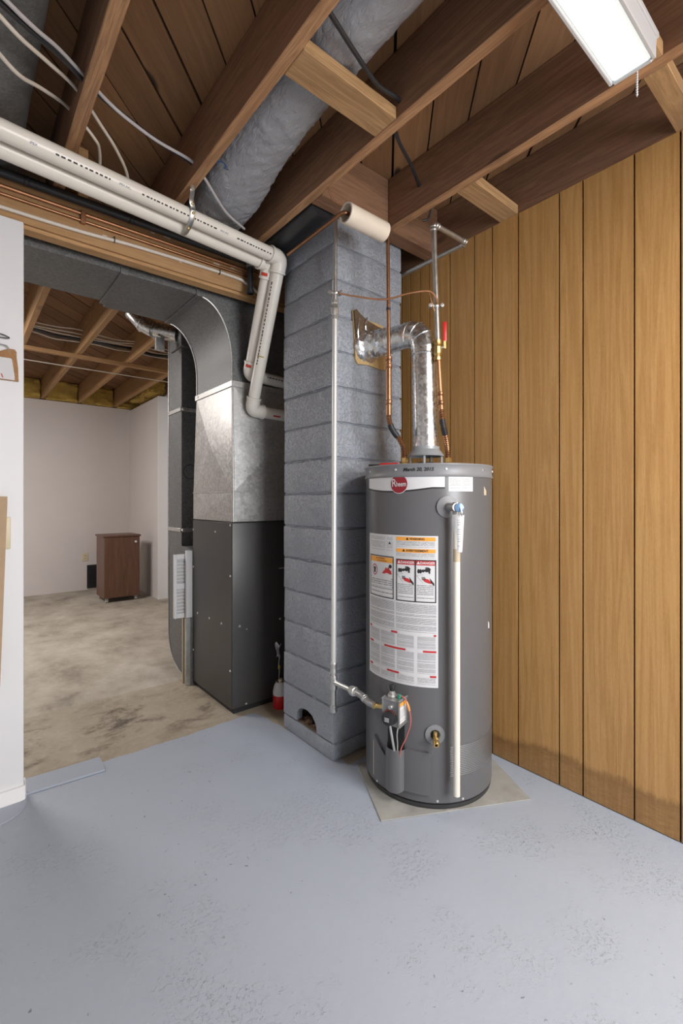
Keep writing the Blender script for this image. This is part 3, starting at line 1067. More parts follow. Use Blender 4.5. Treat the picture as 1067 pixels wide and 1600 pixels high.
# burner access door: two flaps and the bulging well
ad = obj('access_door', hshell(B(), 201, 222.5, 0.068, lambda u: 0.238 - (0.012 if u < .05 or u > .95 else 0), HR, HR + 0.011), 'heater', wh, ang=30)
obj('door_flap', hshell(B(), 169, 186, 0.060, lambda u: 0.238 - 0.068 * u, HR, HR + 0.010), 'heater', ad, ang=30)
pts = []
n = 14
for i in range(n + 1):
    u = i / n
    th = 184 + 18 * u
    pts.append((th, HR + 0.004 + 0.036 * (math.sin(PI * u) ** 0.55)))
b = B()
lo = [b.bm.verts.new(hp(th, 0.060 + 0.012 * abs(2 * i / n - 1) ** 3, r_)) for i, (th, r_) in enumerate(pts)]
hi = [b.bm.verts.new(hp(th, 0.235, r_)) for th, r_ in pts]
hi2 = [b.bm.verts.new(hp(th, 0.235, max(HR, r_ - 0.004))) for th, r_ in pts]
lo2 = [b.bm.verts.new(hp(th, 0.14, max(HR, r_ - 0.004))) for th, r_ in pts]
for i in range(n):
    b.bm.faces.new((lo[i], lo[i + 1], hi[i + 1], hi[i]))
    b.bm.faces.new((hi[i], hi[i + 1], hi2[i + 1], hi2[i]))
    b.bm.faces.new((hi2[i], hi2[i + 1], lo2[i + 1], lo2[i]))
b.bm.faces.new(lo[::-1])
obj('burner_well', b, 'heater', ad, ang=50)
b = B(); hpatch(b, 185, 201, 0.14, 0.335, HR + 0.0012, 8)
obj('well_slot', b, 'darkgap', ad)
obj('scuff_mark', hshell(B(), 165.0, 166.8, 0.055, 0.205, HR, HR + 0.0012, 3), 'tan', wh)
for th, z in ((171, 0.028), (228, 0.03), (250, 0.03)):
    screw(jk, hp(th, z + .012, HR - 0.001), hp(th, 0, 1) - hp(th, 0, 0))

# gas control valve
GT = 196
er = (hp(GT, 0, 1) - hp(GT, 0, 0))
et = Vector((-math.sin(R(GT)), math.cos(R(GT)), 0))
gm = Matrix(((et.x, er.x, 0, HX), (et.y, er.y, 0, HY), (0, 0, 1, 0), (0, 0, 0, 1)))   # local x = tangent, y = radial
gv = obj('gas_control_valve', B().box(-0.037, 0.037, HR + 0.006, HR + 0.070, 0.352, 0.452, 0.006, 2, gm).box(-0.02, 0.02, HR - .002, HR + .01, 0.38, 0.43, 0, 1, gm), 'castgrey', wh)
def gp(x, y, z):
    return gm @ Vector((x, y, z))
kb = obj('control_knob', B().lathe([(0, 0.028), (0.022, 0.028), (0.026, 0.025), (0.027, 0.006), (0.030, 0.004), (0.030, 0), (0, 0)], gp(-0.004, HR + 0.070, 0.383), er, 24), 'blackpipe', gv)
b = B()
for i in range(7):
    a = R(40 + i * 18)
    c = gp(-0.004, HR + 0.0745, 0.383) + et * 0.0283 * math.cos(a) + Vector((0, 0, 0.0283 * math.sin(a)))
    b.lathe([(0, 0.001), (0.0026, 0.001), (0.0026, 0)], c, er, 6)
obj('dial_marks', b, 'ptape', kb)
for i, zz in enumerate((0.388, 0.382, 0.376)):
    b = B().box(-0.014, 0.006, HR + 0.0982, HR + 0.0986, zz - .0015, zz + .0015, 0, 1, gm)
    obj('knob_print', b, 'paper', kb, ang=0)
obj('reset_button', B().lathe([(0, 0.010), (0.008, 0.010), (0.010, 0.006), (0.011, 0), (0, 0)], gp(0.0, HR + 0.070, 0.425), er, 14), 'steelpipe', gv)
b = B().lathe([(0.018, 0), (0.020, 0.004), (0.018, 0.012), (0.012, 0.014), (0.011, 0.024), (0, 0.024)], gp(-0.012, HR + 0.036, 0.452), (0, 0, 1), 10)
obj('collar', b, 'steelpipe', gv, ang=25)
obj('pilot_button', B().lathe([(0.009, 0), (0.011, 0.004), (0.011, 0.014), (0.013, 0.016), (0.013, 0.024), (0.010, 0.027), (0, 0.027)], gp(-0.012, HR + 0.036, 0.474), (0, 0, 1), 14), 'blackpipe', gv)
b = B().patch(lambda u, v: gp(0.0376, HR + 0.066 - 0.05 * u, 0.362 + 0.080 * v), 1, 1)
so = obj('side_label', b, 'type_c', gv)
b = B().patch(lambda u, v: gp(0.0380, HR + 0.066 - 0.05 * u, 0.430 + 0.014 * v), 1, 1)
obj('label_band', b, 'orange', so)
obj('green_cap', B().cyl(gp(0.020, HR + 0.04, 0.452), gp(0.024, HR + 0.04, 0.468), 0.006, 10), 'green', gv)
b = B().tube(spl([gp(-0.012, HR + 0.06, 0.36), gp(-0.006, HR + 0.052, 0.30), gp(-0.004, HR + 0.030, 0.22), gp(-0.004, HR + .022, 0.16)]), 0.0055, 8)
obj('burner_tube', b, 'steelpipe', gv)
b = B().tube(spl([gp(0.024, HR + 0.05, 0.355), gp(0.016, HR + 0.048, 0.31), gp(0.010, HR + 0.032, 0.26), gp(0.004, HR + .022, 0.18)]), 0.0028, 6)
obj('pilot_tube', b, 'steelpipe', gv)
pw = spl([gp(0.022, HR + 0.04, 0.466), gp(0.045, HR + 0.035, 0.455), gp(0.062, HR + 0.03, 0.41), gp(0.066, HR + 0.028, 0.36), gp(0.048, HR + 0.03, 0.30), gp(0.022, HR + .028, 0.24), gp(0.014, HR + .02, 0.18)])
obj('igniter_wire', B().tube(pw, 0.0026, 6), 'redwire', gv)
obj('wire_sleeve', B().tube([pw[10], pw[13], pw[16]], [0.004, 0.0055, 0.004], 8), 'orangewire', gv)

# draft hood on top
b = B()
b.lathe([(0.081, 1.452), (0.083, 1.456), (0.066, 1.480), (0.0625, 1.484), (0.0625, 1.497), (0.0598, 1.497), (0.0598, 1.482), (0.079, 1.452)], (1.668, 1.405, 0), n=32)
dh = obj('draft_hood', b, 'hood', wh)
for a in (20, 140, 215, 300):
    p = Vector((1.668 + 0.072 * math.cos(R(a)), 1.405 + 0.072 * math.sin(R(a)), 0))
    obj('hood_leg', B().box(p.x - .006, p.x + .006, p.y - .002, p.y + .002, 1.396, 1.462), 'hood', dh)
obj('flue_collar', B().lathe([(0.05, 1.396), (0.055, 1.397), (0.05, 1.415), (0.04, 1.425), (0, 1.425)], (1.668, 1.405, 0), n=28), 'furnace', dh)
for x, y in ((1.592, 1.468), (1.747, 1.340)):
    b = B().lathe([(0, 1.395), (0.017, 1.395), (0.017, 1.412), (0.013, 1.414), (0.013, 1.424), (0.017, 1.426), (0.0165, 1.446), (0.012, 1.448), (0, 1.448)], (x, y, 0), n=6)
    obj('brass_nipple', b, 'brass', wh, ang=25)

# screwdriver lying on the cap
sd = root('screwdriver', (1.50, 1.52, 1.402), 'red-handled screwdriver lying on top of the water heater', 'screwdriver')
p0 = Vector((1.478, 1.515, 1.411)); p1 = Vector((1.535, 1.445, 1.412)); ddir = (p1 - p0).normalized()
obj('handle', B().tube([p0, p0 + ddir * .006, p0 + ddir * 0.03, p0 + ddir * 0.06, p0 + ddir * 0.08, p0 + ddir * .085], [.005, .0085, .0095, .0085, .010, .006], 10), 'redplastic', sd)
obj('shaft', B().tube([p0, p0 - ddir * 0.05], 0.004, 8), 'blackpipe', sd)

# metal sheet below
a_ = Vector((0.573, -0.304, 0)).normalized(); b_ = Vector((0.304, 0.573, 0)).normalized()
P0 = Vector((1.269, 1.293, 0))
q = [P0, P0 + a_ * 0.649, P0 + a_ * 0.649 + b_ * 0.40, P0 + b_ * 0.40]
obj('floor_sheet', B().prism([(p.x, p.y) for p in q], 'z', 0.001, 0.005), 'sheet', label='dusty grey sheet lying on the floor under the water heater', cat='sheet')

# ================================================================== FLUE VENT PIPE
vp = root('vent_pipe', (1.668, 1.405, 1.45), 'shiny galvanised flue pipe rising from the heater and elbowing into the chimney', 'flue pipe')
V0 = Vector((1.668, 1.405, 1.49)); V1 = Vector((1.663, 1.409, 1.955))
obj('riser', B().tube([V0, V1], 0.0595, 36), 'galvbright', vp)
obj('crimp', B().lathe([(0.060, -0.004), (0.0622, 0), (0.060, 0.004)], V1 + Vector((0, 0, -0.035)), (0, 0, 1), 36), 'galvbright', vp)
VH = Vector((1.663, 1.409, 2.03))
hd = Vector((-0.20, 0.98, 0)).normalized()
b = B()
el = []
for i, aa in enumerate((0, 30, 60, 90)):
    a = R(aa)
    rr = 0.075
    el.append(V1 + Vector((0, 0, rr * math.sin(a))) + hd * rr * (1 - math.cos(a)))
b.tube([V1 - Vector((0, 0, .01))] + el[1:] + [el[-1] + hd * 0.02], 0.0615, 32)
obj('elbow', b, 'galvbright', vp, ang=16)
for p, dd in ((el[1], (0, 0, 1)), (el[2], hd)):
    pass
for k in range(1, 4):
    p = el[k]
    tdir = (el[k] - el[k - 1]).normalized() if k == 3 else ((el[k + 1] - el[k]).normalized() + (el[k] - el[k - 1]).normalized()).normalized()
    obj('gore_seam', B().lathe([(0.0613, -0.004), (0.064, -0.001), (0.064, 0.001), (0.0613, 0.004)], p, tdir, 32), 'galvbright', vp)
H0 = el[-1]
H1 = H0 + hd * ((1.735 - H0.y) / hd.y)
obj('horizontal_run', B().tube([H0, H1], 0.0585, 32), 'galvbright', vp)
b = B()
N = 26
pts = [H0 + (H1 - H0) * u for u in [0.45 + 0.55 * i / 14 for i in range(15)]]
b.tube(pts, [0.062 + 0.004 * math.sin(i * 1.7) + (0.034 * max(0, (i - 7) / 7) ** 2) for i in range(15)], N)
for v in b.bm.verts:
    v.co += Vector((random.uniform(-1, 1), random.uniform(-.5, .5), random.uniform(-1, 1))) * 0.005
obj('foil_tape', b, 'foil', vp, ang=20)

# ================================================================== GAS PIPE on the chimney corner
GX, GY = 1.342, 1.680
gp_ = root('gas_pipe', (GX, GY, 0.27), 'slim galvanised gas pipe up the chimney corner with a branch to the heater valve', 'pipe')
obj('upper_pipe', B().cyl((GX + .008, GY, 2.12), (GX + .012, GY, 2.56), 0.0095, 14), 'steelpipe', gp_)
obj('painted_pipe', B().cyl((GX, GY, 0.50), (GX + .008, GY, 2.10), 0.0125, 16), 'pipepaint', gp_)
obj('drip_leg', B().cyl((GX, GY, 0.285), (GX, GY, 0.50), 0.0118, 14), 'steelpipe', gp_)
def sleeve(parent, p, ax, r, h, mat='steelpipe', name='coupling', n=14):
    return obj(name, B().lathe([(r * .75, -h / 2), (r, -h / 2), (r * 1.08, -h / 2 + h * .12), (r, -h / 2 + h * .25), (r, h / 2 - h * .25), (r * 1.08, h / 2 - h * .12), (r, h / 2), (r * .75, h / 2)], p, ax, n), mat, parent)
sleeve(gp_, (GX, GY, 0.475), (0, 0, 1), 0.0165, 0.05)
sleeve(gp_, (GX, GY, 0.408), (0, 0, 1), 0.0165, 0.065, name='tee')
obj('end_cap', B().lathe([(0, 0), (0.013, 0), (0.0165, 0.004), (0.016, 0.022), (0.018, 0.026), (0.018, 0.034), (0.012, 0.034)], (GX, GY, 0.268), n=14), 'steelpipe', gp_)
obj('branch', B().cyl((GX, GY, 0.410), (GX - .002, 1.545, 0.413), 0.0118, 14), 'steelpipe', gp_)
obj('union', B().lathe([(0.012, -.022), (0.018, -.022), (0.018, -.012), (0.022, -.010), (0.022, .010), (0.018, .012), (0.016, .024), (0.012, .024)], (GX - .002, 1.535, 0.413), (0, -1, 0), 8), 'steelpipe', gp_, ang=25)
obj('elbow', B().tube(bend([(GX - .002, 1.515, 0.413), (GX - .004, 1.475, 0.412), (GX - .004, 1.44, 0.395), (GX, 1.400, 0.395)], 0.03), 0.0145, 14), 'castgrey', gp_)
sleeve(gp_, (GX - .003, 1.462, 0.405), (0, -1, -.45), 0.017, 0.012)
gi = gp(-0.037, HR + 0.036, 0.403)
obj('inlet_nipple', B().tube(bend([(GX, 1.405, 0.395), (GX + .002, 1.385, 0.398), gi], .01), [0.0165] + [0.010] * 7 + [0.010], 10), 'brass', gp_)
# union and clamp near the top
b = B().lathe([(0.011, 2.09), (0.0155, 2.092), (0.0155, 2.104), (0.012, 2.108), (0.0165, 2.114), (0.018, 2.124), (0.018, 2.14), (0.0145, 2.147), (0.014, 2.16), (0.0165, 2.165), (0.016, 2.178), (0.010, 2.182)], (GX + .008, GY, 0), n=10)
obj('union', b, 'steelpipe', gp_, ang=25)
def clamp(name, c, label, ax=(1, 0, 0)):
    r = root(name, (c[0], c[1], c[2] - .012), label, 'clamp')
    u = Vector(ax).normalized()
    obj('jaw', B().lathe([(0.0105, -0.006), (0.018, -0.006), (0.020, 0), (0.018, 0.006), (0.0105, 0.006), (0.0105, -0.006)], c, (0, 0, 1), 12), 'steelpipe', r)
    vv = Vector((-u.y, u.x, 0))
    for sgn in (-1, 1):
        p = Vector(c) + u * 0.026 * sgn
        obj('screw', B().cyl(p - vv * 0.012, p + vv * 0.012, 0.0055, 8).lathe([(0.009, 0), (0.009, .005), (0, .006)], p - vv * 0.012, -vv, 6), 'steelpipe', r)
    obj('lug', B().box(c[0] - 0.026, c[0] + 0.026, c[1] - 0.006, c[1] + 0.006, c[2] - 0.007, c[2] + 0.007, 0.002, 1), 'steelpipe', r)
    return r
clamp('ground_clamp', (GX + .010, GY, 2.212), 'bronze ground clamp on the gas pipe at the chimney corner', (0.77, -0.64, 0))
clamp('ground_clamp', (1.650, 1.333, 2.119), 'silver ground clamp on the pipe above the red-handled valve', (0.77, -0.64, 0))
gw = spl([(1.356, 1.655, 2.205), (1.406, 1.601, 2.187), (1.487, 1.495, 2.160), (1.549, 1.397, 2.172), (1.604, 1.334, 2.175), (1.632, 1.317, 2.148), (1.640, 1.313, 2.119)])
obj('ground_wire', B().tube(gw, 0.0042, 8), 'copperbright', label='bare copper ground wire swinging between the two pipe clamps', cat='wire')
obj('ground_wire', B().tube(spl([(1.604, 1.332, 2.170), (1.609, 1.324, 2.133), (1.624, 1.317, 2.084)]), 0.0012, 5), 'copperbright', label='hair-thin wire strand hanging off the copper ground wire', cat='wire')

# ================================================================== WATER PIPES over the heater
hw = root('hot_water_pipe', (1.592, 1.468, 1.43), 'brown copper pipe rising in front of the chimney from the heater', 'pipe')
def corrugated(pts, r, n=12, turns=60):
    pts = [Vector(p) for p in pts]
    seg = sum((b - a).length for a, b in zip(pts, pts[1:]))
    out = []
    rs = []
    k = turns
    cum = [0]
    for a, b in zip(pts, pts[1:]):
        cum.append(cum[-1] + (b - a).length)
    for i in range(k * 2 + 1):
        d = seg * i / (k * 2)
        j = max(q for q in range(len(cum) - 1) if cum[q] <= d + 1e-9)
        u = (d - cum[j]) / max(1e-9, cum[j + 1] - cum[j])
        out.append(pts[j].lerp(pts[j + 1], min(1, u)))
        rs.append(r * (1.12 if i % 2 else 0.9))
    return B().tube(out, rs, n)
cl = spl([(1.592, 1.468, 1.44), (1.590, 1.470, 1.49), (1.570, 1.482, 1.535), (1.540, 1.495, 1.575), (1.526, 1.502, 1.62), (1.525, 1.503, 1.645)])
obj('flex_connector', corrugated(cl, 0.0115, 12, 26), 'copper', hw, ang=30)
obj('braided_sleeve', B().tube([cl[18], cl[21], cl[25], cl[28]], 0.0135, 10), 'black', hw)
obj('lower_pipe', B().cyl((1.525, 1.503, 1.64), (1.525, 1.503, 1.90), 0.0125, 14), 'copper', hw)
obj('upper_pipe', B().tube(bend([(1.525, 1.503, 1.90), (1.526, 1.510, 2.475), (1.262, 1.510, 2.475), (1.32, 2.03, 2.525)], 0.02), 0.0085, 12), 'copper', hw)
for z in (1.70, 1.865, 1.90):
    sleeve(hw, (1.525, 1.503, z), (0, 0, 1), 0.0145, 0.022, 'copper')
sleeve(hw, (1.5255, 1.506, 2.13), (0, 0, 1), 0.0098, 0.012, 'blackpipe', 'band')
rl = B()
rl.tube([(1.272, 1.510, 2.475), (1.500, 1.510, 2.475)], 0.043, 28, cap=False)
rl.tube([(1.500, 1.510, 2.475), (1.272, 1.510, 2.475)], 0.036, 28, cap=False)
for x in (1.272, 1.5):
    for j in range(28):
        a0, a1 = 2 * PI * j / 28, 2 * PI * (j + 1) / 28
        rl.quad(*[(x, 1.51 + rr * math.cos(a), 2.475 + rr * math.sin(a)) for rr, a in ((.036, a0), (.043, a0), (.043, a1), (.036, a1))])
obj('pipe_sleeve', rl, 'roll', label='stained white tube sleeved over the copper pipe at the chimney top', cat='pipe sleeve')

cw = root('cold_water_pipe', (1.747, 1.340, 1.43), 'galvanised and copper pipe with red lever valve beside the flue', 'pipe')
cl = spl([(1.747, 1.340, 1.44), (1.740, 1.337, 1.485), (1.7120, 1.3250, 1.5345), (1.6795, 1.3165, 1.5934), (1.6716, 1.3165, 1.6326), (1.6706, 1.3175, 1.6571)])
obj('flex_connector', corrugated(cl, 0.0115, 12, 24), 'copper', cw, ang=30)
obj('braided_sleeve', B().tube([cl[18], cl[21], cl[25], cl[28]], 0.0135, 10), 'black', cw)
obj('lower_pipe', B().tube([(1.6706, 1.3175, 1.6522), (1.6599, 1.3263, 1.8876)], 0.0105, 12), 'copperbright', cw)
for u in (0.15, 0.32):
    sleeve(cw, Vector((1.6706, 1.3175, 1.6522)).lerp(Vector((1.6599, 1.3263, 1.8876)), u), (0, 0, 1), 0.0135, 0.018, 'copper')
vb = obj('ball_valve', B().lathe([(0.012, -.045), (0.017, -.045), (0.017, -.03), (0.013, -.026), (0.019, -.015), (0.019, .015), (0.013, .026), (0.017, .03), (0.017, .045), (0.012, .045)], (1.6579, 1.3273, 1.9220), (0, 0, 1), 10), 'brass', cw, ang=25)
obj('valve_stem', B().cyl((1.6579, 1.3273, 1.9318), (1.6746, 1.3057, 1.9367), 0.007, 10), 'steelpipe', vb)
lm = Matrix.Translation((1.6765, 1.3028, 1.9367))
obj('valve_lever', B().box(-0.009, 0.009, -0.003, 0.003, 0.025, 0.112, 0.003, 2, lm @ Matrix.Rotation(R(-40), 4, 'Z')), 'redplastic', vb)
obj('lever_root', B().box(-0.006, 0.006, -0.002, 0.002, -0.008, 0.03, 0.001, 1, lm @ Matrix.Rotation(R(-40), 4, 'Z')), 'brass', vb)
obj('upper_pipe', B().tube(bend([(1.6579, 1.3273, 1.9563), (1.6432, 1.3400, 2.4890), (1.8884, 1.3400, 2.4919), (1.8884, 2.5015, 2.4919)], 0.022), 0.0115, 14), 'steelpipe', cw)
sleeve(cw, (1.6437, 1.3400, 2.4684), (0, 0, 1), 0.0145, 0.02)
sleeve(cw, (1.6657, 1.3400, 2.4890), (1, 0, 0), 0.0145, 0.02)
sleeve(cw, (1.8688, 1.3400, 2.4919), (1, 0, 0), 0.0145, 0.02)
sleeve(cw, (1.8884, 1.3597, 2.4919), (0, 1, 0), 0.0145, 0.02)

# ================================================================== FURNACE
fu = root('furnace', (1.58, 2.78, 0), 'charcoal gas furnace cabinet behind the block chimney', 'furnace')
FX0, FX1, FY0, FY1, FZ = 1.232, 1.93, 2.49, 3.07, 1.122
obj('cabinet', B().box(FX0 + .002, FX1, FY0, FY1, 0.028, FZ, 0.006, 2), 'furnace', fu)
obj('base_rail', B().box(FX0 + .012, FX1, FY0 + .006, FY1, 0.0, 0.03), 'black', fu)
obj('side_panel', B().box(FX0 - .003, FX0 + .004, FY0 + .003, FY1 - .004, 0.03, FZ - .006, 0.002), 'furnace', fu)
for y, z in ((3.055, 1.054), (2.71, 1.057), (2.505, 1.105), (2.505, 0.808), (2.985, 0.502), (2.799, 0.505), (2.623, 0.507), (2.508, 0.252), (3.055, 0.803), (3.055, 0.242)):
    screw(fu, (FX0 - .003, y, z), (-1, 0, 0), 1.2)
for y in (3.055, 2.96, 2.80, 2.632, 2.508):
    screw(fu, (FX0 + .002, y, 0.036), (-1, 0, 0), 1.1)
for x, z in ((1.281, 0.509), (1.559, 0.508), (1.324, 0.04)):
    screw(fu, (x, FY0, z), (0, -1, 0), 1.2)
screw(fu, (1.327, FY0, 0.484), (0, -1, 0), 0.7)
obj('door_latch', B().box(1.55, 1.60, FY0 - .006, FY0, 0.822, 0.828), 'screw', fu)
# filter rack rails
for y0, y1, m_ in ((3.075, 3.10, 'steelpipe'), (3.135, 3.15, 'tan')):
    obj('filter_rail', B().box(1.185, 1.235, y0, y1, 0.0, 0.455, 0.002), m_, fu)
obj('rack_backing', B().box(1.215, 1.25, 3.07, 3.15, 0.0, 0.92), 'galvdark', fu)

# filters
def air_filter(x0, x1, y0, y1, z0, z1, label, holes):
    r = root('air_filter', ((x0 + x1) / 2, (y0 + y1) / 2, z0), label, 'air filter', 'furnace filters')
    wv = 0.016
    fb = B()
    fb.box(x0, x0 + wv, y0, y1, z0, z1, 0.002)
    fb.box(x1 - wv, x1, y0, y1, z0, z1, 0.002)
    fb.box(x0 + wv, x1 - wv, y0, y1, z0, z0 + wv * 2, 0.002)
    fb.box(x0 + wv, x1 - wv, y0, y1, z1 - wv * 2, z1, 0.002)
    fb.box(x0 + wv, x1 - wv, y0, y1, (z0 + z1) / 2 - .02, (z0 + z1) / 2 + .02, 0.002)
    obj('frame', fb, 'paper', r)
    obj('media', B().box(x0 + wv, x1 - wv, y0 + .012, y1 - .004, z0 + wv, z1 - wv), 'greycable', r)
    n_ = 16
    for i in range(n_):
        z = z0 + .04 + (z1 - z0 - .08) * i / (n_ - 1)
        if abs(z - (z0 + z1) / 2) < .025:
            continue
        pb = B().prism([(y0 + .002, z), (y0 + .012, z + .009), (y0 + .012, z - .009)], 'x', x0 + wv, x1 - wv)
        obj('pleat', pb, 'paper', r, ang=0)
    return r
air_filter(1.118, 1.214, 3.104, 3.130, 0.456, 0.885, 'white pleated filter leaning out of the furnace slot, its pleats showing', True)
obj('air_filter', B().box(1.184, 1.228, 3.068, 3.090, 0.458, 0.912, 0.003), 'paper', label='narrow white filter edge standing tight against the furnace side', cat='air filter', group='furnace filters')

# ================================================================== SUPPLY DUCT: transition, elbow, trunk
su = root('supply_duct', (1.4, 2.75, FZ), 'galvanised supply duct from furnace plenum curving into the overhead trunk', 'duct')
PX1 = 1.82
def crossbreak(b, a, c, d, e, bulge):
    """quad with raised centre, a..e corners in order"""
    vs = [b.bm.verts.new(p) for p in (a, c, d, e)]
    m = b.bm.verts.new((Vector(a) + Vector(c) + Vector(d) + Vector(e)) / 4 + Vector(bulge))
    for i in range(4):
        b.bm.faces.new((vs[i], vs[(i + 1) % 4], m))
b = B()
b0 = [(1.228, 2.462, 1.30), (1.228, 3.052, 1.30), (PX1, 3.052, 1.30), (PX1, 2.462, 1.30)]
b1 = [(1.228, 2.478, 1.925), (1.228, 3.000, 1.925), (PX1, 3.0, 1.925), (PX1, 2.478, 1.925)]
crossbreak(b, b0[0], b0[1], b1[1], b1[0], (-0.016, 0, -0.03))
crossbreak(b, b0[3], b0[0], b1[0], b1[3], (0, -0.014, -0.03))
crossbreak(b, b0[1], b0[2], b1[2], b1[1], (0, 0.0, 0))
crossbreak(b, b0[2], b0[3], b1[3], b1[2], (0, 0.0, 0))
obj('plenum', b, 'galv', su, ang=0)
b = B()
crossbreak(b, (1.228, 2.462, FZ + .004), (1.228, 3.055, FZ + .004), b0[1], b0[0], (-0.006, 0, 0))
crossbreak(b, (PX1, 2.462, FZ + .004), (1.228, 2.462, FZ + .004), b0[0], b0[3], (0, -0.004, 0))
crossbreak(b, (1.228, 3.055, FZ + .004), (PX1, 3.055, FZ + .004), b0[2], b0[1], (0, 0, 0))
crossbreak(b, (PX1, 3.055, FZ + .004), (PX1, 2.462, FZ + .004), b0[3], b0[2], (0, 0, 0))
obj('plenum_base', b, 'galv', su, ang=0)
obj('corner_bead', B().tube([(1.227, 2.461, FZ + .004), (1.227, 2.461, 1.30), (1.227, 2.477, 1.925)], 0.006, 8), 'galv', su)
def band(z, x0, x1, y0, y1, h, t_=0.006, name='drive_cleat'):
    bb_ = B()
    bb_.box(x0 - t_, x0, y0 - t_, y1 + t_, z, z + h, 0.0015)
    bb_.box(x0, x1, y0 - t_, y0, z, z + h, 0.0015)
    bb_.box(x0, x1, y1, y1 + t_, z, z + h, 0.0015)
    return obj(name, bb_, 'galv', su)
band(1.296, 1.228, PX1, 2.462, 3.052, 0.008, 0.004)
band(1.912, 1.228, PX1, 2.478, 3.000, 0.034, 0.008)
screw(su, (1.219, 2.96, 1.93), (-1, 0, 0), 1.2)
# elbow in the X-Z plane
TZ0, TZ1, TY0, TY1 = 2.39, 2.585, 2.49, 3.0
th_ = [(1.035 + 0.197 * math.sin(a * PI / 28), 2.06 + (TZ0 - 2.06) * math.cos(a * PI / 28)) for a in range(15)]
prof = [(1.035, TZ1)] + [(1.035, TZ0)] + th_[1:] + [(1.232, 1.94), (PX1, 1.94), (PX1, 2.36)] + [(PX1 - 0.22 * (1 - math.cos(a * PI / 16)), 2.36 + 0.225 * math.sin(a * PI / 16)) for a in range(1, 9)]
b = B().prism(prof, 'y', TY0, TY1)
obj('elbow', b, 'galvdark', su, ang=30)
edge = [(x, TY0, z) for x, z in [(1.035, TZ0)] + th_[1:] + [(1.232, 1.945)]]
obj('elbow_seam', B().tube([(x - .002, y, z - .002) for x, y, z in edge], 0.0045, 8), 'galv', su)
obj('elbow_seam', B().tube([(x - .002, TY1, z - .002) for x, y, z in edge], 0.0045, 8), 'galv', su)
obj('trunk', B().box(0.66, 1.035, TY0, TY1, TZ0, TZ1, 0.002), 'galvdark', su)
obj('trunk', B().box(-1.9, 0.655, TY0, TY1 - 0.085, TZ0, TZ1, 0.002), 'galvdark', su)
for x in (0.645, 1.035):
    bb_ = B()
    bb_.box(x - .018, x + .018, TY0 - .004, TY1 + .002 - (0.06 if x < .8 else 0), TZ0 - .008, TZ0, 0.002)
    bb_.box(x - .018, x + .018, TY0 - .008, TY0, TZ0 - .008, TZ1, 0.002)
    obj('drive_cleat', bb_, 'galvdark', su)

# ================================================================== RETURN DUCT
re_ = root('return_duct', (1.5, 3.4, 0), 'narrow grey return-air duct dropping behind the furnace, rounded at its foot', 'duct')
rp = [(3.335, 2.58), (3.335, 0.92), (3.155, 0.92), (3.155, 0.0), (3.33, 0.0)] + [(3.33 + 0.265 * math.sin(a * PI / 20), 0.265 - 0.265 * math.cos(a * PI / 20)) for a in range(1, 11)] + [(3.595, 2.58)]
b = B().prism(rp, 'x', 1.252, 1.78)
obj('drop', b, 'galvdark', re_, ang=30)
for z in (1.02, 1.90):
    bb_ = B().box(1.244, 1.252, 3.327, 3.603, z, z + .028, 0.002).box(1.244, 1.7, 3.327, 3.335, z, z + .028, 0.002)
    obj('drive_cleat', bb_, 'galv', re_)
    screw(re_, (1.26, 3.326, z + .014), (0, -1, 0), 2.2)
obj('knockout_ring', B().lathe([(0.050, 0), (0.054, 0), (0.054, 0.002), (0.050, 0.002), (0.050, 0)], (1.318, 3.3345, 1.46), (0, -1, 0), 28), 'black', re_)
rim = [(1.250, y, z) for y, z in rp[4:]]
obj('edge_bead', B().tube(rim, 0.004, 6), 'galv', re_)

# round take-off with adjustable elbow
to = root('branch_duct', (1.1, 3.5, 2.48), 'shiny round branch duct with segmented elbow by the trunk in the far room', 'duct')
A0 = Vector((1.245, 3.40, 2.47)); A1 = Vector((1.11, 3.494, 2.50)); A2 = Vector((1.045, 3.55, 2.545)); A3 = Vector((0.99, 3.59, 2.625)); A4 = Vector((0.97, 3.61, 2.72))
obj('pipe', B().tube([A0, A1], 0.056, 28), 'galvbright', to)
obj('elbow', B().tube([A1, A2, A3, A4], 0.058, 28), 'galvbright', to, ang=16)
for p, q_ in ((A1, A0), (A2, A1), (A3, A2)):
    obj('gore_seam', B().lathe([(0.0575, -.004), (0.0615, 0), (0.0575, .004)], p, p - q_, 28), 'galvbright', to)
obj('collar', B().box(1.235, 1.30, 3.30, 3.52, 2.36, 2.56, 0.004), 'galvdark', to)
obj('strap', B().box(1.10, 1.16, 3.42, 3.45, 2.34, 2.43), 'galv', to)

# ================================================================== PVC PIPES
def pvc_text(parent, p0, p1, r, phi, items):
    p0, p1 = Vector(p0), Vector(p1)
    d = (p1 - p0).normalized()
    u = Vector((0, 0, 1)); u = (u - d * u.dot(d)).normalized()
    s_ = d.cross(u)
    for x0, str_, size, mat in items:
        def fn(x, y):
            a = phi + y / r
            return p0 + d * (x0 + x) + (u * math.sin(a) + s_ * math.cos(a)) * (r + 0.0006)
        text(str_, size, fn, mat, parent, align='LEFT')
    return d, u, s_

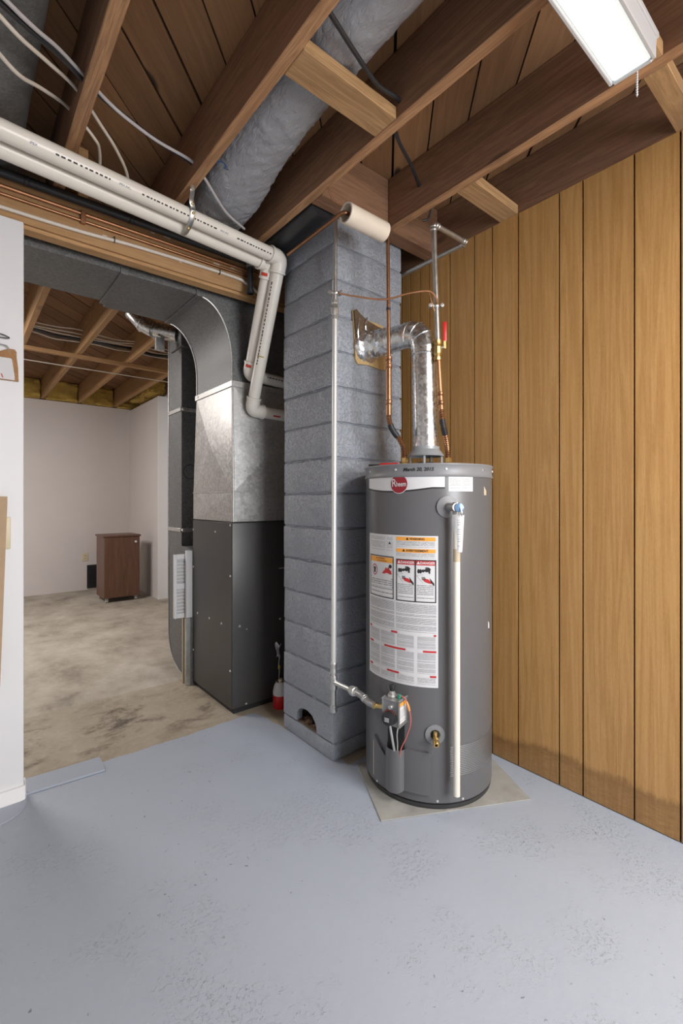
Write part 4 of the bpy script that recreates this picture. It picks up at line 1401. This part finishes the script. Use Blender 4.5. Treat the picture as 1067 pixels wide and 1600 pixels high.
def pvc(name, run0, run1, low, end, label, items, r=0.034):
    rt = root(name, ((run0[0] + run1[0]) / 2, run1[1], end[2] - .05), label, 'pipe', 'white plastic furnace pipes')
    run0, run1, low, end = map(Vector, (run0, run1, low, end))
    obj('run', B().tube([run0, run1], r, 26), 'pvc', rt)
    d = (run1 - run0).normalized()
    top = run1 + d * 0.045
    dn = (low - top).normalized()
    obj('elbow', B().tube(bend([run1 - d * .02, top, top + dn * 0.07], 0.055, 8), r + 0.006, 26), 'pvc', rt)
    obj('elbow_rim', B().lathe([(r + .005, -.006), (r + .009, -.004), (r + .009, .004), (r + .005, .006)], run1 - d * .018, d, 26), 'pvc', rt)
    obj('elbow_rim', B().lathe([(r + .005, -.006), (r + .009, -.004), (r + .009, .004), (r + .005, .006)], top + dn * 0.068, dn, 26), 'pvc', rt)
    de = (end - low).normalized()
    obj('drop', B().tube([top + dn * .05, low - dn * 0.03], r, 26), 'pvc', rt)
    obj('elbow', B().tube(bend([low - dn * 0.075, low, low + de * 0.075], 0.06, 8), r + 0.006, 26), 'pvc', rt)
    obj('elbow_rim', B().lathe([(r + .005, -.006), (r + .009, -.004), (r + .009, .004), (r + .005, .006)], low - dn * .072, dn, 26), 'pvc', rt)
    obj('elbow_rim', B().lathe([(r + .005, -.006), (r + .009, -.004), (r + .009, .004), (r + .005, .006)], low + de * .072, de, 26), 'pvc', rt)
    obj('tail', B().tube([low + de * .05, end], r, 26), 'pvc', rt)
    return rt, top, dn, de

p1, top1, dn1, de1 = pvc('pvc_pipe', (-1.6, 1.80, 2.522), (1.262, 2.081, 2.522), (1.330, 2.435, 1.780), (1.80, 2.435, 1.765), 'nearer white plastic pipe hung below the joists, lower elbow in front', [])
p2, top2, dn2, de2 = pvc('pvc_pipe', (-1.6, 1.895, 2.508), (1.236, 2.152, 2.508), (1.315, 2.435, 1.985), (1.80, 2.435, 1.965), 'rear white plastic pipe tucked behind the nearer one, with red-marked elbows', [])
# print lines along the pipes
pr0 = Vector((-1.6, 1.80, 2.522)); pr1 = Vector((1.262, 2.081, 2.522))
pd = (pr1 - pr0).normalized(); pu = Vector((0, 0, 1)); ps = pd.cross(pu)
def onrun(x, phi, r=0.0346):
    return pr0 + pd * x + (pu * math.sin(phi) + ps * math.cos(phi)) * r
for x0, s_, sz in ((1.80, 'IPEX', 0.012), (2.10, 'IPEX INC.', 0.011), (2.55, 'IPEX INC.', 0.011)):
    text(s_, sz, lambda x, y, x0=x0: onrun(x0 + x, R(-30) + y / 0.034), 'blueprint', p1, align='LEFT')
def dashes(parent, fn, x0, x1, name='print_line'):
    b = B()
    x = x0
    while x < x1:
        L = random.uniform(.006, .016)
        b.quad(fn(x, -.003), fn(x + L, -.003), fn(x + L, .003), fn(x, .003))
        x += L + random.uniform(.004, .009)
    obj(name, b, 'black', parent, ang=0, kind='stuff')
dashes(p1, lambda x, y: onrun(x, R(-30) + y / 0.034), 1.88, 2.07)
dashes(p1, lambda x, y: onrun(x, R(-30) + y / 0.034), 2.19, 2.52)
dashes(p1, lambda x, y: onrun(x, R(-30) + y / 0.034), 2.64, 2.84)
low1 = Vector((1.330, 2.435, 1.780))
cv_ = Vector((-0.6374, -0.7705, 0))
sd1 = dn1.cross(cv_).normalized()
nn1 = (cv_ - dn1 * cv_.dot(dn1)).normalized()
for x0, x1, tp_ in ((0.12, 0.55, top1),):
    def fdrop(x, y):
        a = y / 0.034 + R(20)
        return tp_ + dn1 * x + (nn1 * math.cos(a) + sd1 * math.sin(a)) * 0.0346
    dashes(p1, fdrop, x0, x1)
low2 = Vector((1.315, 2.435, 1.985))
def ftail(low, de):
    return lambda x, y: low + de * x + Vector((-0.1 * 0, -math.cos(y / .034), math.sin(y / .034))) * 0.0346
dashes(p2, ftail(low2, de2), 0.10, 0.32)
b = B()
f0 = ftail(low1, de1)
b.patch(lambda u, v: f0(0.13 + 0.05 * u, -0.024 + 0.010 * v), 2, 3)
obj('red_stamp', b, 'ptape', p1)
def ring_label(parent, c, ax, r, mat='ptape'):
    ax = Vector(ax).normalized()
    n0 = (cv_ - ax * cv_.dot(ax)).normalized()
    s0 = ax.cross(n0)
    b = B().patch(lambda u, v: Vector(c) + ax * (v - .5) * 0.016 + (n0 * math.cos((u - .35) * 0.9) + s0 * math.sin((u - .35) * 0.9)) * r, 5, 1)
    obj('red_stamp', b, mat, parent)
ring_label(p2, top2 + dn2 * 0.05, dn2, 0.0412)
ring_label(p2, low2 - dn2 * 0.055, dn2, 0.0412)
b = B().patch(lambda u, v: low1 - dn1 * (0.31 + 0.006 * v) + (nn1 * math.cos((u - .5) * 1.2) + sd1 * math.sin((u - .5) * 1.2)) * 0.0347, 4, 1)
obj('yellow_mark', b, 'insul', p1)
# perforated hanger strap
hs_ = root('hanger_strap', (0.78, 1.98, 2.55), 'twisted metal hanger strap holding the white pipes to a joist', 'strap')
b = B()
sp2 = spl([(0.778, 1.945, 2.60), (0.782, 1.955, 2.585), (0.790, 1.985, 2.568), (0.80, 1.995, 2.545), (0.80, 1.993, 2.525), (0.80, 2.008, 2.496), (0.80, 2.04, 2.478), (0.80, 2.08, 2.47), (0.80, 2.115, 2.474)])
b.tube(sp2, 0.011, 8, True, 0.0016, (0, -1, 0.3))
obj('band', b, 'steelpipe', hs_)
for p in (sp2[20], sp2[34], sp2[50]):
    obj('bolt', B().ball(p + Vector((0, -.004, -.002)), 0.006, 8), 'brass', hs_)
obj('bolt', B().cyl((0.778, 1.945, 2.588), (0.778, 1.945, 2.60), 0.010, 8), 'steelpipe', hs_)

# ================================================================== LINES ALONG THE BEAM
def line(name, pts, r, mat, label, cat, group=None, n=10, smooth=True):
    return obj(name, B().tube(spl(pts) if smooth else pts, r, n), mat, label=label, cat=cat, group=group)
bp = root('black_pipe', (0, 2.315, 2.56), 'black plastic pipe running along the beam behind the white pipes', 'pipe')
obj('run', B().tube([(-1.9, 2.322, 2.578), (1.33, 2.322, 2.578)], 0.019, 16), 'blackpipe', bp)
for x in (0.22, 0.63, 1.1):
    sleeve(bp, (x, 2.322, 2.578), (1, 0, 0), 0.0205, 0.02, 'blackpipe')
c1 = root('copper_line', (0, 2.348, 2.535), 'upper thin copper line strapped along the beam', 'pipe', 'copper lines on the beam')
obj('run', B().tube([(-1.9, 2.350, 2.535), (1.36, 2.350, 2.541)], 0.0075, 12), 'copperbright', c1)
obj('strap', B().box(0.425, 0.445, 2.339, 2.3595, 2.495, 2.55, 0.002), 'copperbright', c1)
line('copper_line', [(-1.9, 2.352, 2.498), (1.30, 2.352, 2.512)], 0.0065, 'copper', 'lower thin copper line just above the beige cable on the beam', 'pipe', 'copper lines on the beam', smooth=False)
cb = root('beam_cable', (0, 2.35, 2.45), 'beige electrical cable stapled along the beam face', 'cable')
obj('cable', B().tube(spl([(-1.9, 2.352, 2.452), (0.13, 2.352, 2.452), (0.68, 2.352, 2.474), (1.15, 2.352, 2.484), (1.25, 2.350, 2.470), (1.33, 2.345, 2.43), (1.42, 2.34, 2.36)]), 0.0085, 10), 'whitecable', cb)
for x, z in ((0.565, 2.471), (1.09, 2.484)):
    obj('staple', B().box(x - .002, x + .002, 2.342, 2.3595, z - .012, z + .012), 'black', cb)
bs = root('drain_stub', (1.244, 2.30, 2.39), 'short black plastic pipe stub hanging by the white pipe elbows', 'pipe')
obj('stub', B().cyl((1.244, 2.295, 2.41), (1.244, 2.295, 2.555), 0.016, 14), 'blackpipe', bs)
obj('fitting', B().lathe([(0.014, 2.39), (0.021, 2.392), (0.021, 2.415), (0.014, 2.418)], (1.244, 2.295, 0), n=12), 'blackpipe', bs)
obj('upper_fitting', B().lathe([(0.014, 2.535), (0.021, 2.537), (0.021, 2.57), (0.014, 2.572)], (1.244, 2.295, 0), n=12), 'castgrey', bs)

# ================================================================== DUCTS AND CABLES IN THE JOIST BAYS
fd = root('flexible_duct', (0.95, 1.3, 2.645), 'fat grey plastic-sleeved flexible duct lying between two joists', 'duct')
path = spl([(0.925, -1.0, 2.745), (0.925, 0.3, 2.745), (0.930, 1.0, 2.746), (0.938, 1.35, 2.742), (0.955, 1.7, 2.725), (0.985, 2.0, 2.700), (1.0, 2.2, 2.70), (1.02, 2.40, 2.725), (1.04, 2.9, 2.74)], 24)
b = B()
b.tube(path, [0.124 + 0.018 * max(0.0, 1 - abs(p.y - 2.0) / 0.5) for p in path], 72, True, 0.096)
for v in b.bm.verts:
    q = Vector((v.co.x * 9, v.co.y * 22 + v.co.x * 14, v.co.z * 9))
    d_ = 1 - abs(mnoise.noise(q)) * 2.2
    d2 = 1 - abs(mnoise.noise(q * 2.3 + Vector((5, 1, 2)))) * 2.2
    off = v.co - Vector((0.95, v.co.y, 2.735))
    v.co += off.normalized() * (0.0055 * max(0, d_) ** 3 + 0.003 * max(0, d2) ** 3)
obj('sleeve', b, 'sleeve', fd, ang=80)
text('5', 0.10, lambda x, y: Vector((0.955 - 0.10 + y * 0.9 + 0.0, 1.80 - x * 0.8, 2.640 + 0.10 * (abs(y - 0.03) / 0.1) ** 2 * 0.35)), 'blueprint', fd, 'print')
line('round_duct', [(0.075, -1.9, 2.712), (0.075, 2.9, 2.712)], 0.130, 'galvdark', 'dull round metal duct filling the joist bay at upper left', 'duct', n=32, smooth=False)
line('black_duct', [(1.312, 1.722, 2.634), (1.312, 2.34, 2.634)], 0.066, 'blackduct', 'glossy black round duct beside the chimney top', 'duct', n=24, smooth=False)
GC = 'cables through the joists'
line('joist_cable', [(-0.02, 1.40, 2.548), (0.10, 1.493, 2.556), (0.169, 1.545, 2.568), (0.23, 1.606, 2.6), (0.315, 1.700, 2.635), (0.405, 1.771, 2.645), (0.48, 1.803, 2.642), (0.60, 1.850, 2.650), (0.757, 1.885, 2.660), (0.82, 1.908, 2.628), (0.956, 2.0, 2.59), (1.09, 2.07, 2.59)], 0.0062, 'greycable', 'grey cable paired with the black one, crossing the first joists', 'cable', GC)
line('joist_cable', [(-0.02, 1.44, 2.546), (0.09, 1.512, 2.556), (0.165, 1.562, 2.568), (0.23, 1.622, 2.598), (0.315, 1.712, 2.632), (0.405, 1.780, 2.650), (0.48, 1.815, 2.654), (0.60, 1.862, 2.660), (0.757, 1.898, 2.664), (0.82, 1.918, 2.64)], 0.0085, 'blackpipe', 'black cable hugging the grey one under the round metal duct', 'cable', GC)
line('joist_cable', [(0.0, 1.46, 2.54), (0.088, 1.546, 2.552), (0.14, 1.596, 2.562), (0.215, 1.678, 2.6), (0.315, 1.805, 2.66), (0.42, 1.927, 2.662), (0.492, 2.015, 2.66), (0.56, 2.12, 2.65), (0.60, 2.25, 2.64)], 0.0062, 'whitecable', 'cream cable through the first joist, farther from the white pipes', 'cable', GC)
line('joist_cable', [(0.02, 1.58, 2.54), (0.095, 1.679, 2.552), (0.15, 1.738, 2.562), (0.216, 1.825, 2.62), (0.315, 1.95, 2.69), (0.408, 2.005, 2.662), (0.443, 2.072, 2.66), (0.48, 2.25, 2.65)], 0.0062, 'whitecable', 'cream cable through the first joist, nearest the white pipes', 'cable', GC)
line('joist_cable', [(0.797, 1.03, 2.634), (0.95, 1.078, 2.632), (1.08, 1.115, 2.636), (1.197, 1.128, 2.655), (1.24, 1.195, 2.665), (1.33, 1.26, 2.665), (1.50, 1.345, 2.69), (1.648, 1.428, 2.710), (1.70, 1.46, 2.715)], 0.0075, 'blackpipe', 'thick black cable slung across the flexible duct to the next joists', 'cable', GC)
line('joist_cable', [(1.80, 1.44, 2.76), (1.79, 1.47, 2.69), (1.80, 1.50, 2.65), (1.78, 1.52, 2.64)], 0.005, 'blackpipe', 'short black cable tail hanging in front of the header', 'cable', GC)
for k_, (dx, lab_) in enumerate(((0.0, 'left of two hair-thin copper wires dangling from the joist near the white tube'), (0.012, 'right of two hair-thin copper wires dangling from the joist near the white tube'))):
    line('thin_wire', [(1.225 + dx * .2, 1.57, 2.598), (1.22 + dx, 1.56, 2.565), (1.235 + dx * 1.8, 1.54, 2.52), (1.275 + dx * 2, 1.51, 2.53 - k_ * .02)], 0.0012, 'copperbright', lab_, 'wire', n=5)

# ================================================================== LIGHT FIXTURE
lf = root('ceiling_light', (0.93, 0.51, 2.52), 'lit fluorescent ceiling fixture with pull chain at upper right', 'light')
LX0, LX1, LY0, LY1 = 0.325, 1.545, 0.450, 0.575
obj('housing', B().box(LX0, LX1 + .012, LY0 - .004, LY1 + .004, 2.580, 2.598, 0.003), 'metalwhite', lf)
obj('diffuser', B().prism([(LY0 + .004, 2.580), (LY0 + .010, 2.532), (LY0 + .018, 2.526), (LY1 - .018, 2.526), (LY1 - .010, 2.532), (LY1 - .004, 2.580)], 'x', LX0 + .008, LX1 - .004), 'lens', lf, ang=20)
for y in (LY0, LY1):
    s_ = 1 if y == LY0 else -1
    obj('side_rail', B().box(LX0, LX1, min(y, y + s_ * .010), max(y, y + s_ * .010), 2.520, 2.580, 0.002), 'metalwhite', lf)
obj('end_cap', B().prism([(LY0, 2.580), (LY0 + .004, 2.530), (LY0 + .014, 2.520), (LY1 - .014, 2.520), (LY1 - .004, 2.530), (LY1, 2.580)], 'x', LX1 - .004, LX1 + .004), 'metalwhite', lf)
b = B()
for i in range(15):
    b.ball((1.572, 0.508, 2.575 - i * 0.0076), 0.0034, 6)
b.cyl((1.572, 0.508, 2.575), (1.572, 0.508, 2.462), 0.001, 5)
obj('pull_chain', b, 'paper', lf)

# ================================================================== LEFT WALL BITS
tg = root('wall_tag', (0.13, 2.335, 1.73), 'brown wooden tag with printed white label hung on the left wall', 'tag')
obj('plate', B().prism([(0.03, 1.855), (0.10, 1.862), (0.135, 1.858), (0.16, 1.872), (0.182, 1.872), (0.188, 1.862), (0.188, 1.84), (0.193, 1.80), (0.195, 1.742), (0.03, 1.742)], 'y', 2.332, 2.338), 'leather', tg)
tl = obj('label', B().patch(lambda u, v: Vector((0.04 + 0.142 * u - 0.012 * v, 2.3312, 1.745 + 0.088 * v)), 1, 1), 'paper', tg)
for x, wd in ((0.176, .006), (0.160, .004), (0.147, .003)):
    obj('small_type', B().patch(lambda u, v: Vector((x + wd * u - .01 * v, 2.3308, 1.755 + 0.075 * v)), 1, 1), 'type_d', tl)
obj('red_print', B().patch(lambda u, v: Vector((0.140 + 0.004 * u - 0.006 * v, 2.3306, 1.750 + 0.016 * v)), 1, 1), 'redprint', tl)
b = B().tube(spl([(0.165, 2.333, 1.860), (0.155, 2.330, 1.880), (0.13, 2.330, 1.885), (0.10, 2.332, 1.90)]), 0.0025, 6)
obj('chain', b, 'steelpipe', tg)
obj('wall_hook', B().tube(spl([(0.06, 2.338, 1.925), (0.12, 2.331, 1.928), (0.160, 2.330, 1.918), (0.150, 2.330, 1.912), (0.06, 2.334, 1.914)]), 0.0022, 6), 'blackpipe', label='thin bent wire hook on the left wall above the tag', cat='hook')
obj('cardboard_strip', B().prism([(0.0, 1.268), (0.156, 1.266), (0.156, 1.24), (0.150, 1.05), (0.142, 0.80), (0.132, 0.50), (0.05, 0.42), (0.0, 0.42)], 'y', 2.318, 2.330), 'cardboard', label='tall brown cardboard piece hanging against the left wall', cat='cardboard')
sw = root('switch_box', (0.15, 2.33, 1.05), 'ivory switch box half hidden behind the cardboard on the left wall', 'switch')
obj('box', B().box(0.09, 0.168, 2.3305, 2.3415, 1.052, 1.182, 0.003, 2), 'ivory', sw)
obj('toggle', B().box(0.105, 0.115, 2.324, 2.3305, 1.105, 1.125, 0.001), 'ivory', sw)

# threshold board, painted over
th_b = B().prism([(0.224, 2.366), (0.524, 2.348), (0.530, 2.395), (0.529, 2.480), (0.224, 2.492)], 'z', 0.001, 0.009)
obj('threshold_board', th_b, 'floorpaint', label='short painted board lying in the opening by the left wall', cat='board')

# red bottle tucked behind the chimney
rbt = root('red_bottle', (1.505, 2.40, 0), 'red bottle with white neck label tucked between furnace and chimney', 'bottle')
obj('body', B().lathe([(0, 0.0), (0.040, 0.0), (0.044, 0.008), (0.044, 0.095), (0.036, 0.13), (0.02, 0.15), (0, 0.15)], (1.505, 2.40, 0), n=22), 'redplastic', rbt)
obj('label', B().lathe([(0.0446, 0.080), (0.0448, 0.098), (0.038, 0.132), (0.026, 0.155), (0.022, 0.155)], (1.505, 2.40, 0), n=22), 'paper', rbt)
obj('cap', B().cyl((1.505, 2.40, .145), (1.505, 2.40, .172), 0.013, 12), 'ivory', rbt)
cu_ = root('hanging_string', (1.51, 2.42, 0.175), 'twisted string with a white paper scrap hanging above the red bottle', 'string')
obj('string', B().tube(spl([(1.508, 2.42, 0.172), (1.514, 2.425, 0.22), (1.506, 2.42, 0.25), (1.516, 2.43, 0.30), (1.51, 2.44, 0.37)]), 0.0035, 6), 'castgrey', cu_)
obj('paper_scrap', B().patch(lambda u, v: Vector((1.495 + 0.03 * u, 2.435 - .012 * math.sin(5 * v + 3 * u), 0.29 + 0.085 * v + .012 * math.sin(7 * u))), 6, 6), 'paper', cu_)
obj('leaf', B().ball((1.508, 2.418, 0.235), 0.010, 8, (1, .5, 1.4)), 'insul', cu_)

# ================================================================== FAR ROOM
ct = root('rolling_cart', (1.56, 6.30, 0), 'small walnut cabinet on casters against the far wall', 'cabinet')
obj('body', B().box(1.365, 1.775, 6.16, 6.55, 0.055, 0.80), 'cart', ct)
obj('top', B().box(1.352, 1.788, 6.14, 6.56, 0.80, 0.822, 0.003), 'cart', ct)
dr_ = obj('door', B().box(1.366, 1.774, 6.146, 6.161, 0.062, 0.795, 0.002), 'cart', ct)
obj('knob', B().cyl((1.725, 6.146, 0.735), (1.725, 6.132, 0.735), 0.014, 12), 'paper', dr_)
for x in (1.40, 1.735):
    for y in (6.19, 6.52):
        cs = obj('caster', B().cyl((x - .014, y, 0.0255), (x + .014, y, 0.0255), 0.025, 14), 'greycable', ct)
        obj('fork', B().box(x - .02, x + .02, y - .018, y + .018, 0.047, 0.056), 'steelpipe', cs)
ou = root('wall_outlet', (1.373, 7.275, 0.41), 'ivory power outlet low on the far wall', 'outlet')
obj('plate', B().box(1.335, 1.41, 7.272, 7.28, 0.405, 0.515, 0.002), 'ivory', ou)
for z in (0.44, 0.48):
    obj('socket', B().box(1.355, 1.39, 7.2705, 7.2725, z - .013, z + .013, 0.001), 'tan', ou)
vt = root('floor_vent', (1.50, 7.27, 0.02), 'black square wall vent beside the walnut cabinet', 'vent')
obj('frame', B().box(1.395, 1.66, 7.262, 7.28, 0.02, 0.345, 0.003), 'blackpipe', vt)
for i in range(9):
    obj('louvre', B().box(1.42, 1.64, 7.254, 7.264, 0.05 + i * .032, 0.062 + i * .032), 'black', vt)
obj('floor_register', B().box(1.60, 1.74, 7.02, 7.12, 0, 0.008), 'black', label='small dark register flat on the floor by the far wall', cat='register')
# insulation in the rim bays
xs = [-1.86, -1.41, -0.95, -0.45, -0.02, 0.417, 0.845, 1.277, 1.727, 2.18]
nm = ['leftmost visible', 'second from left', 'third from left', 'rightmost']
vis = {4: 'yellow insulation batt above the far wall nearest the left partition', 5: 'yellow insulation batt in the second rim bay from the left', 6: 'yellow insulation batt in the third rim bay from the left', 7: 'torn yellow insulation batt nearest the side wall corner'}
for i in range(4, 9):
    x0, x1 = xs[i] + 0.048, xs[i + 1] - 0.006
    b = B().box(x0, x1, 7.20, 7.39, 2.595, 2.84, 0.02, 3)
    bmesh.ops.subdivide_edges(b.bm, edges=[e for e in b.bm.edges if e.calc_length() > .12], cuts=5, use_grid_fill=True)
    for v in b.bm.verts:
        v.co += Vector((random.uniform(-.006, .006), random.uniform(-.02, .02), random.uniform(-.008, .008)))
        v.co.z = max(2.595, min(2.842, v.co.z)); v.co.x = max(x0, min(x1, v.co.x)); v.co.y = min(7.395, v.co.y)
    obj('insulation_batt', b, 'insul', label=vis.get(i, 'yellow insulation batt hidden past the side wall'), cat='insulation', group='rim insulation')
for i, (y0, y1, lb) in enumerate(((6.02, 6.42, 'crumpled yellow insulation on the near end of the side wall top'), (6.46, 6.84, 'crumpled yellow insulation midway along the side wall top'))):
    b = B().box(1.85, 2.06, y0, y1, 2.602, 2.80, 0.03, 3)
    bmesh.ops.subdivide_edges(b.bm, edges=[e for e in b.bm.edges if e.calc_length() > .1], cuts=5, use_grid_fill=True)
    for v in b.bm.verts:
        v.co += Vector((random.uniform(-.02, .012), random.uniform(-.015, .015), random.uniform(0, .02)))
    obj('insulation_batt', b, 'insul', label=lb, cat='insulation', group='rim insulation')
plank('furring_strip', (-1.6, 4.86, 2.582), (2.0, 4.86, 2.582), 0.045, 0.034, 'joist_far', label='thin wooden strip nailed across the far room joists', cat='strip')
line('bell_wire', [(-1.6, 5.31, 2.594), (0.5, 5.31, 2.590), (1.2, 5.31, 2.592), (2.07, 5.31, 2.594)], 0.005, 'whitecable', 'single white wire strung across the far room joists beyond the wooden strip', 'wire')
GF = 'cable bundle in the far room ceiling'
labs = ['topmost white cable of the bundle in the far room ceiling', 'second white cable down in the far room bundle', 'third white cable down in the far room bundle', 'thick black cable at the bottom of the far room bundle', 'lowest thin cable just under the black one in the far room']
for i, (y, z, r, m_) in enumerate(((4.58, 2.735, .005, 'whitecable'), (4.62, 2.722, .005, 'whitecable'), (4.65, 2.712, .005, 'whitecable'), (4.68, 2.700, .013, 'blackpipe'), (4.70, 2.684, .005, 'whitecable'))):
    pts = []
    for k in range(22):
        x = -1.5 + k * 0.165
        fr_ = ((x - 0.44) / 0.435) % 1.0
        sag = math.sin(PI * fr_) * (0.008 + 0.004 * i)
        pts.append((x, y + 0.02 * math.sin(k * 1.7 + i), z - sag + random.uniform(-.004, .004)))
    line('ceiling_cable', pts, r, m_, labs[i], 'cable', GF)
